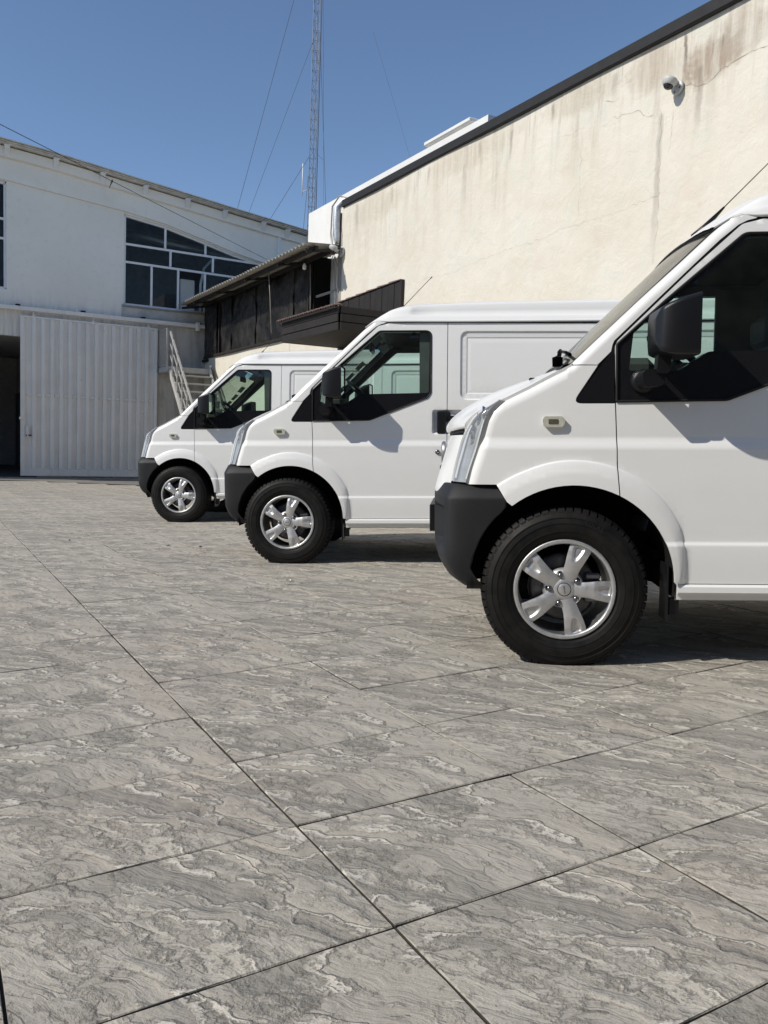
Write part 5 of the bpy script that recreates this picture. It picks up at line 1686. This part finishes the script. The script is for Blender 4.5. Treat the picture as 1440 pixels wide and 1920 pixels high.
# roof sheets in laps
M['roof_metal'] = simple('roof_metal', (.62, .60, .56), .6, .0, .4, .2, 5)
for (o0, o1, dz) in ((.46, -3, .0), (.40, -3, -.035), (.35, -3, -.065)):
    b = MB(front_xf)
    for (a, c) in zip(EAVE[:-1], EAVE[1:]):
        P8 = [(a[0], o1, a[1] + dz - .025), (c[0], o1, c[1] + dz - .025), (c[0], o0, c[1] + dz - .025), (a[0], o0, a[1] + dz - .025)]
        P8 += [(p[0], p[1], p[2] + .022) for p in P8]
        b.add(P8, [(0, 1, 2, 3), (7, 6, 5, 4), (2, 1, 5, 6), (3, 2, 6, 7), (0, 3, 7, 4), (1, 0, 4, 5)])
    b.build('roof_sheet', M['roof_metal'], wh, root=r0)
for s in (-3.6, -2.3, -1.0, .4, 1.95, 3.18, 4.41, 5.6, 6.83, 7.98, 9.22, 10.03, 10.75):
    z = eave(s) - .10
    b = MB(front_xf)
    b.prism([(.05, z - .30), (.12, z - .30), (.29, z - .06), (.33, z), (.05, z)], s - .065, s + .065, 'yz')
    b.bbox((s - .075, .03, z - .02), (s + .085, .34, z), .004)
    b.build('purlin_end', M['wframe'], wh, root=r0)
# window, frames and panes
def bars(segs, w=.055, name='window_bar', parent=None, d0=-.13, d1=-.05):
    for (p, q) in segs:
        b = MB(front_xf); b.beam((p[0], (d0 + d1) / 2, p[1]), (q[0], (d0 + d1) / 2, q[1]), abs(d1 - d0), w, (0, 1, 0))
        # beam's 'height' runs along the wall plane here
        b.build(name, M['wframe'], parent, root=r0)
win = MB(front_xf)
def frame_loop(b, loop, w, d0, d1):
    n = len(loop)
    for i in range(n):
        p, q = loop[i], loop[(i + 1) % n]
        b.beam((p[0], (d0 + d1) / 2, p[1]), (q[0], (d0 + d1) / 2, q[1]), w, abs(d1 - d0), (0, 1, 0))
cx_, cz_ = 7.2, 6.1
frame_loop(win, [(p[0] + (.03 if p[0] < 5.1 else 0), p[1] + (.03 if p[1] < 5.1 else -.03)) for p in WINR], .07, -.16, -.05)
w_o = win.build('window', M['wframe'], wh, root=r0)
def topz(s): return float(np.interp(s, [p[0] for p in WINR[::-1][0:6]], [p[1] for p in WINR[::-1][0:6]]))
T1, T2 = 6.79, 6.28
def bar(p, q, par, w=.06):
    b = MB(front_xf); b.beam((p[0], -.095, p[1]), (q[0], -.095, q[1]), w, .075, (0, 1, 0)); b.build('window_bar', M['wframe'], par, root=r0)
bar((5.05, T1), (9.3, T1 - .03), w_o); bar((5.05, T2), (10.2, T2 - .04), w_o)
bar((6.26, T1 + .03), (6.26, topz(6.26)), w_o); bar((7.48, T1 + .02), (7.48, topz(7.48)), w_o)
bar((6.42, T2 + .03), (6.42, T1 - .03), w_o); bar((7.72, T2 + .03), (7.72, T1 - .04), w_o)
for s in (5.87, 6.66, 7.48, 8.6): bar((s, 5.05), (s, T2 - .03), w_o)
def pane(loop, par, off=-.10):
    b = MB(front_xf); b.add([(p[0], off, p[1]) for p in loop], [tuple(range(len(loop)))]); b.build('pane', M['wglass'], par, root=r0, recalc=False)
def top_loop(a, c, zb):
    ms = [p for p in ((5.05, 7.62), (6.24, 7.46), (7.45, 7.17), (8.4, 6.93), (9.26, 6.78)) if a < p[0] < c]
    return [(a, zb), (c, zb), (c, topz(c) - .02)] + [(p[0], p[1] - .02) for p in ms[::-1]] + [(a, topz(a) - .02)]
for (a, c) in ((5.06, 6.23), (6.29, 7.45), (7.51, 9.2)): pane(top_loop(a, c, T1 + .01), w_o)
for (a, c) in ((5.06, 6.39), (6.45, 7.69), (7.75, 10.2)): pane([(a, T2), (c, T2), (c, T1 - .03 if c < 9 else 6.62), (a, T1 - .03)], w_o)
for k, (a, c) in enumerate(((5.06, 5.84), (5.90, 6.63), (6.69, 7.45), (7.51, 8.57), (8.63, 10.2))): 
    if k != 2: pane([(a, 5.04), (c, 5.04), (c, T2 - .02), (a, T2 - .02)], w_o)
win = MB(front_xf); frame_loop(win, [(p[0] - (.03 if p[0] > 0 else 0), p[1] + (.03 if p[1] < 6 else -.04)) for p in WINL], .07, -.16, -.05)
w2_o = win.build('window', M['wframe'], wh, root=r0)
bar((-3.6, 7.05), (1.93, 6.98), w2_o); bar((-3.6, 6.50), (1.93, 6.46), w2_o)
for s in (-2.2, -.8, .55): bar((s, 5.12), (s, 8.0), w2_o)
for (a, c) in ((-3.58, -2.23), (-2.17, -.83), (-.77, .52), (.58, 1.92)):
    pane([(a, 5.12), (c, 5.12), (c, 6.44), (a, 6.44)], w2_o); pane([(a, 6.52), (c, 6.52), (c, 6.97), (a, 6.97)], w2_o); pane([(a, 7.07), (c, 7.04), (c, 7.92), (a, 8.05)], w2_o)
# rooms behind
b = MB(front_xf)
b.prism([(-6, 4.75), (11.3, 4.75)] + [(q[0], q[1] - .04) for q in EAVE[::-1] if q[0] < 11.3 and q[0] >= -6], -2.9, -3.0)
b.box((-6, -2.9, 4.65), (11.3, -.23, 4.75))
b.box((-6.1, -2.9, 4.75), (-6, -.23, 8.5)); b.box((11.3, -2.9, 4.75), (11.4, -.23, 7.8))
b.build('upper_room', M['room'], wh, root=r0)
b = MB(front_xf)
b.box((-3.2, -9, 3.95), (6.2, -.23, 4.05)); b.box((-3.3, -9, -.5), (-3.2, -.23, 4.0)); b.box((3.0, -9, -.5), (3.1, -.23, 4.0)); b.box((-3.2, -9.1, -.5), (3.1, -9, 4.0))
M['room_pale'] = simple('gateway_paint', (.42, .42, .42), .9, 0, .2, .12)
b.build('gateway_walls', M['room_pale'], wh, root=r0)
b = MB(front_xf); b.box((2.95, -8.9, -.1), (2.995, -.3, 2.62)); b.build('dark_dado', M['room'], wh, root=r0)
b = MB(front_xf); b.box((-3.2, -9, -.12), (3.0, -.02, -.03)); b.build('gateway_floor', M['room_floor'], wh, root=r0)
for k in range(7):
    b = MB(front_xf); b.bbox((2.88, -3.2 + k * .33, .9), (2.93, -2.95 + k * .33, 2.5), .006); b.build('curtain_strip', M['steel'], wh, root=r0)
b = MB(front_xf); b.tube([(4.6, -1.2, 7.42), (10, -1.2, 7.0)], .13, 14)
b.build('ceiling_duct', M['duct'], wh, root=r0)
b = MB(front_xf); b.bbox((6.9, -1.1, 5.0), (7.35, -.7, 6.12), .02); b.build('cabinet', M['wwall'], wh, root=r0)
b = MB(front_xf); b.tube([(7.5, -.6, 4.9), (7.5, -.6, 6.0), (7.6, -.6, 6.5), (7.85, -.6, 6.8), (8.2, -.6, 6.95), (8.6, -.6, 6.98)], .04, 8); b.build('white_curved_tube', M['wframe'], wh, root=r0)  # white tube following the pale arch in the panes
# sill band, ledge
b = MB(front_xf); b.bbox((5.0, .0, 4.98), (9.8, .06, 5.03), .008); b.build('window_sill', M['cement'], wh, root=r0)
M['stucco_grey'] = simple('grey_band', (.50, .485, .45), .9, 0, .2, .2, 3, bump=.4, bscale=12)

for (a_, c_, z0_, z1_) in ((5.0, 7.45, 4.70, 4.975),):
    b = MB(front_xf); b.box((a_, .0, z0_), (c_, .022, z1_)); b.build('concrete_band', M['stucco_grey'], wh, root=r0)
M['stain_wall'] = None
def stained():
    t = NT('stained_render'); c = t.coord()
    st = t.noise(t.mapping(c, scale=(4, 4, .35)), 1.2, 5, .65)
    col = t.mix(t.maprange(st, .38, .64), (.40, .375, .33), (.60, .575, .525))
    t.P(col=t.mix(t.math('MULTIPLY', t.maprange(t.noise(c, 2.2, 5, .6), .5, .7), .5), col, (.30, .28, .25)), rough=.9, spec=.2)
    t.bump(t.noise(c, 9, 5, .6), .3, .02)
    return t.mat
M['stain_wall'] = stained()
b = MB(front_xf); b.box((6.03, .0, -.6), (7.52, .025, 4.54)); b.build('lower_render', M['stain_wall'], wh, root=r0)
# ---- gate track
r0t = front_xf((4, .1, 4.6))
gt = thing('gate_track', r0t, 'long white steel track bolted above the sliding gate', 'gate rail')
b = MB(front_xf); b.bbox((-6, .10, 4.555), (7.42, .22, 4.665), .008); b.build('rail', M['steel'], gt, root=r0t)
for s in (-4, -2, 0, 2.22, 3.92, 5.60, 7.25):
    b = MB(front_xf); b.bbox((s - .06, .0, 4.66), (s + .06, .17, 4.72), .005); b.build('bracket', M['steel_dark'], gt, root=r0t)
for s in (3.2, 3.75):
    b = MB(front_xf); b.tube([(s, .16, 4.66), (s, .16, 4.78)], .02, 6); b.build('stub', M['steel'], gt, root=r0t)
b = MB(front_xf); b.bbox((7.16, .08, 4.47), (7.26, .24, 4.72), .01); b.build('end_stop', M['steel'], gt, root=r0t)

# ---- sliding gate
r0g = front_xf((4.1, .1, 0))
sgt = thing('sliding_gate', r0g, 'grey-white ribbed steel sliding gate with a bolt latch', 'gate')
G0, G1, GZ0, GZ1 = 2.28, 6.02, .02, 4.43
b = MB(front_xf); b.box((G0 + .03, .10, GZ0 + .03), (G1 - .03, .112, GZ1 - .02)); b.build('backing_sheet', M['steel'], sgt, root=r0g)
for (a, c, z0, z1) in ((G0, G0 + .11, GZ0, GZ1), (G1 - .08, G1, GZ0, GZ1)):
    b = MB(front_xf); b.bbox((a, .085, z0), (c, .165, z1), .006); b.build('stile', M['steel'], sgt, root=r0g)
for (z0, z1, nm) in ((GZ0, GZ0 + .20, 'bottom_rail'), (GZ1 - .055, GZ1, 'top_rail')):
    b = MB(front_xf); b.bbox((G0 + .11, .086, z0), (G1 - .08, .163, z1), .006); b.build(nm, M['steel'], sgt, root=r0g)
NP = 15
pit = (G1 - .08 - G0 - .11) / NP
for k in range(NP):
    s0 = G0 + .11 + k * pit
    if k:
        b = MB(front_xf)
        b.prism([(s0 - .058, .112), (s0 - .046, .185), (s0 + .046, .185), (s0 + .058, .112)], GZ0 + .20, GZ1 - .055, 'xy'); b.build('rib', M['steel'], sgt, root=r0g)
    b = MB(front_xf); b.bbox((s0 + .055, .112, 2.25), (s0 + pit - .055, .172, 2.31), .006); b.build('cross_bar', M['steel'], sgt, root=r0g)
    b = MB(front_xf); b.bbox((s0 + .055, .112, GZ1 - .085), (s0 + pit - .055, .140, GZ1 - .056), .004); b.build('cap_piece', M['steel'], sgt, root=r0g)
for s in (2.62, 4.2, 5.75):
    b = MB(front_xf); b.bbox((s - .05, .11, GZ1), (s + .05, .15, GZ1 + .03), .004); b.bbox((s - .012, .12, GZ1 + .03), (s + .012, .14, GZ1 + .14), .002); b.build('hanger', M['steel'], sgt, root=r0g)
b = MB(front_xf); b.bbox((2.405, .16, 1.12), (2.50, .20, 1.42), .006); b.build('latch', M['steel'], sgt, root=r0g)
lt = [x for x in sgt.children if x.name == 'latch'][0]
b = MB(front_xf); b.tube([(2.42, .215, 1.15), (2.56, .215, 1.15)], .018, 8); b.build('latch_bolt', M['steel_dark'], lt, root=r0g)
b = MB(front_xf); b.bbox((2.44, .20, 1.10), (2.475, .235, 1.40), .006); b.build('latch_handle', M['wframe'], lt, root=r0g)
b = MB(front_xf); b.bbox((G0 - .03, .10, 1.58), (G0 + .09, .19, 1.66), .01); b.build('stop_lug', M['steel'], sgt, root=r0g)
b = MB(front_xf)
b.box((1.0, .04, -.35), (8.0, .30, -.02)); o = b.build('gate_sill', M['cement'], None, root=r0g); o.location = r0g; tag(o, kind='structure')

# ---- steel stairs
r0s = front_xf((6.7, 1.1, 3.3))
stx = thing('steel_staircase', r0s, 'pale steel staircase with landing and handrails against the warehouse corner', 'staircase')
M['stair'] = simple('pale_steel', (.42, .415, .40), .5, 0, .4, .12, 6)
LZ = 3.28; SL0, SL1 = 6.18, 7.32
b = MB(front_xf); b.bbox((6.06, .02, LZ - .16), (7.42, 1.06, LZ), .008); b.build('landing', M['stair'], stx, root=r0s)
RISE, RUN = .238, .262
NST = 14
for k in range(NST):
    z = LZ - RISE * (k + 1); o_ = 1.06 + RUN * k
    b = MB(front_xf); b.bbox((SL0, o_ - .02, z - .045), (SL1, o_ + .27, z), .005); b.build('tread', M['stair'], stx, root=r0s)
for s in (SL0 - .02, SL1 + .02):
    b = MB(front_xf); b.beam((s, 1.04, LZ - .14), (s, 1.04 + RUN * NST, LZ - .14 - RISE * NST), .05, .16); b.build('stringer', M['stair'], stx, root=r0s)
sl = RISE / RUN
for s, first in ((SL0 - .02, True),):
    b = MB(front_xf); b.beam((s, 1.06, LZ + .98), (s, 1.06 + RUN * NST, LZ + .98 - RISE * NST), .045, .05); b.build('handrail', M['stair'], stx, root=r0s)
    for k in range(0, NST, 2):
        o_ = 1.10 + RUN * k + RUN * .9; zb = LZ - RISE * (k + 1) - .05
        b = MB(front_xf); b.beam((s, o_, zb), (s, o_, zb + 1.10), .03, .03); b.build('baluster', M['stair'], stx, root=r0s)
        for h in (.35, .68):
            b = MB(front_xf); b.beam((s, o_, zb + h), (s, o_ - RUN * 1.55, zb + h + RISE * 1.55), .022, .025); b.build('mid_rail', M['stair'], stx, root=r0s)
b = MB(front_xf); b.bbox((SL1 + .0, 1.10, LZ - .2), (SL1 + .045, 1.15, LZ + .10), .004); b.build('short_post', M['stair'], stx, root=r0s)
b = MB(front_xf); b.beam((SL1 + .02, 1.12, LZ + .08), (SL1 + .02, 2.6, LZ + .08 - 1.48 * RISE / RUN), .02, .02); b.build('side_rod', M['steel_dark'], stx, root=r0s)
# balustrade on the landing's open side
for o_ in (.04, 1.04):
    b = MB(front_xf); b.beam((6.08, o_, LZ), (6.08, o_, LZ + 1.08), .045, .045); b.build('landing_post', M['stair'], stx, root=r0s)
for z in (LZ + .03, LZ + 1.07):
    b = MB(front_xf); b.beam((6.08, .04, z), (6.08, 1.06, z), .03, .03); b.build('landing_rail', M['stair'], stx, root=r0s)
for k in range(9):
    b = MB(front_xf); b.beam((6.08, .14 + k * .10, LZ + .03), (6.08, .14 + k * .10, LZ + 1.06), .016, .016); b.build('landing_bar', M['stair'], stx, root=r0s)
b = MB(front_xf); b.bbox((7.44, .3, 3.66), (7.50, 1.2, 3.72), .01); b.build('wall_bracket', M['steel_dark'], stx, root=r0s)

# ================================================================== MAST, WIRES
def atY(u, v, Y):
    p = math.atan(129 / 1540); c, s = math.cos(p), math.sin(p)
    d = Vector(((u - 720) / 1540, 0, 0)) + Vector((0, s, c)) * ((960 - v) / 1540) + Vector((0, c, -s))
    return Vector((0, 0, .92)) + d * (Y / d.y)
M['galv'] = simple('galvanised_steel', (.20, .205, .215), .55, .3, .5, .15, 4)
M['wire'] = simple('wire', (.05, .05, .055), .6, 0, .3, .1)
def mxf(p): return M_B @ Vector(p)
MX, MY = -3.68, 38.0
r0m = mxf((MX, MY, 0))
mast = thing('lattice_mast', r0m, 'tall thin lattice radio mast with guy wires against the sky', 'mast')
hw = .145
legs = [(-hw, -hw * .6), (hw, -hw * .6), (0, hw * 1.1)]
for (dx, dy) in legs:
    b = MB(mxf); b.tube([(MX + dx, MY + dy, 0), (MX + dx, MY + dy, 31)], .016, 6); b.build('mast_leg', M['galv'], mast, root=r0m)
b = MB(mxf)
for k in range(74):
    z = k * .42
    for (a, c) in ((0, 1), (1, 2), (2, 0)):
        p, q = legs[a], legs[c]
        b.tube([(MX + p[0], MY + p[1], z), (MX + q[0], MY + q[1], z)], .008, 4, False)
        if k % 2: p, q = q, p
        b.tube([(MX + p[0], MY + p[1], z), (MX + q[0], MY + q[1], z + .42)], .008, 4, False)
b.build('mast_bracing', M['galv'], mast, root=r0m, recalc=False, kind='stuff')
b = MB(mxf); b.tube([(MX + .21, MY - .1, 4), (MX + .21, MY - .1, 31)], .016, 5); b.build('mast_cable', M['wire'], mast, root=r0m)
def guy(p, q, r=.0085):
    b = MB(); b.tube([p, q], r, 4, False); b.build('guy_wire', M['wire'], mast, root=r0m)
guy(atY(589, 72, 38), atY(440, 470, 34)); guy(atY(562, -40, 36.5), atY(432, 440, 33)); guy(atY(582, 290, 38), atY(482, 450, 37)); guy(atY(600, 60, 39), atY(612, 420, 36), .008)
guy(atY(606, -20, 39), atY(607, 420, 36), .005); guy(atY(578, 330, 38), atY(566, 460, 36), .009); guy(atY(596, 290, 38), atY(606, 300, 37), .008); guy(atY(700, 60, 40), atY(785, 350, 38), .004)
b = MB(mxf)
az = 12.6
b.tube([(MX - .15, MY - .1, az - .1), (MX - .42, MY - .1, az - .22)], .018, 6); b.tube([(MX - .43, MY - .1, az - .4), (MX - .43, MY - .1, az + 1.0)], .022, 6)
b.build('whip_antenna', M['wframe'], mast, root=r0m)

a = atY(-140, 162, 9.5); z_ = wall_xf((17.5, .92, 5.22))
b = MB(); b.tube([a + (z_ - a) * f + Vector((0, 0, -.35 * math.sin(math.pi * f) * 0)) for f in np.linspace(0, 1, 12)], .0052, 5)
o = b.build('overhead_cable', M['wire'], None, root=z_); o.location = z_; tag(o, 'thin dark overhead cable crossing in front of the white warehouse', 'cable')
f_ = .52
best = min(np.linspace(0, 1, 400), key=lambda f: abs((720 + 1540 * (a + (z_ - a) * f).x / (a + (z_ - a) * f).y) - 224))
p = a + (z_ - a) * float(best)
b = MB(); b.smooth = True
b.tube([p + Vector((.02, 0, .015)), p + Vector((.01, 0, -.015)), p + Vector((-.015, 0, -.07)), p + Vector((-.03, 0, -.11))], [.010, .015, .007, .005], 8)
o = b.build('cable_insulator', M['wire'], None, root=p); o.location = p; tag(o, 'small dark insulator hooked on the overhead cable', 'insulator')

# ================================================================== LITTER ON THE PAVING
M['leaf'] = simple('dry_leaf', (.09, .075, .055), .8, 0, .2, .3)
M['chip'] = simple('pale_chip', (.60, .57, .50), .8, 0, .2, .1)
def bit(name, u, v, size, mat_, label, cat, flat=.35, group=None):
    pit_ = math.atan(129 / 1540)
    d = Vector(((u - 720) / 1540, 0, 0)) + Vector((0, math.sin(pit_), math.cos(pit_))) * ((960 - v) / 1540) + Vector((0, math.cos(pit_), -math.sin(pit_)))
    g = Vector((0, 0, .92)) + d * (-.92 / d.z)
    b = MB(); b.smooth = True
    r = random.Random(int(u * 7 + v))
    n = 9
    ring = [(size * r.uniform(.6, 1.1) * math.cos(2 * math.pi * k / n), size * .55 * r.uniform(.6, 1.1) * math.sin(2 * math.pi * k / n), .001 + size * flat * r.uniform(0, .6)) for k in range(n)]
    ring2 = [(p[0] * .5, p[1] * .5, size * flat * r.uniform(.8, 1.3) + .003) for p in ring]
    b.add(ring + ring2, [(k, (k + 1) % n, n + (k + 1) % n, n + k) for k in range(n)] + [tuple(range(n, 2 * n))])
    o = b.build(name, mat_, None); o.location = (g.x, g.y, zfun(g.x, g.y) + .001); o.rotation_euler = (0, 0, r.uniform(0, 6))
    tag(o, label, cat, group)
bit('dry_leaf', 130, 1014, .022, M['leaf'], 'dark scrap of leaf lying alone on the pale open paving', 'leaf')
bit('dry_leaf', 316, 1024, .024, M['leaf'], 'dark leaf scrap in front of the tyre of the deepest van', 'leaf')
bit('dry_leaf', 376, 1026, .020, M['leaf'], 'smaller dark scrap on the paving ahead of the middle van wheel', 'leaf')
bit('pale_chip', 545, 1089, .017, M['chip'], 'pale chip on the paving just below the middle van tyre', 'chip')
bit('dry_leaf', 740, 1003, .020, M['leaf'], 'brown leaf scrap under the sill of the middle van', 'leaf')

# ================================================================== ACROSS THE YARD, behind the camera
# unseen plain shed, added and sized to darken the reflections in the vans' gloss
M['shed'] = simple('added_shed_wall', (.16, .155, .15), .85, 0, .2, .2, 1.5)
b = MB(); b.box((-22, -15, -1), (24, -8.5, 8.6))
for k in range(12): b.box((-21.5 + k * 3.8, -8.5, -.2), (-18.5 + k * 3.8, -8.42, 4.2))
tag(b.build('building', M['shed'], None), kind='structure')
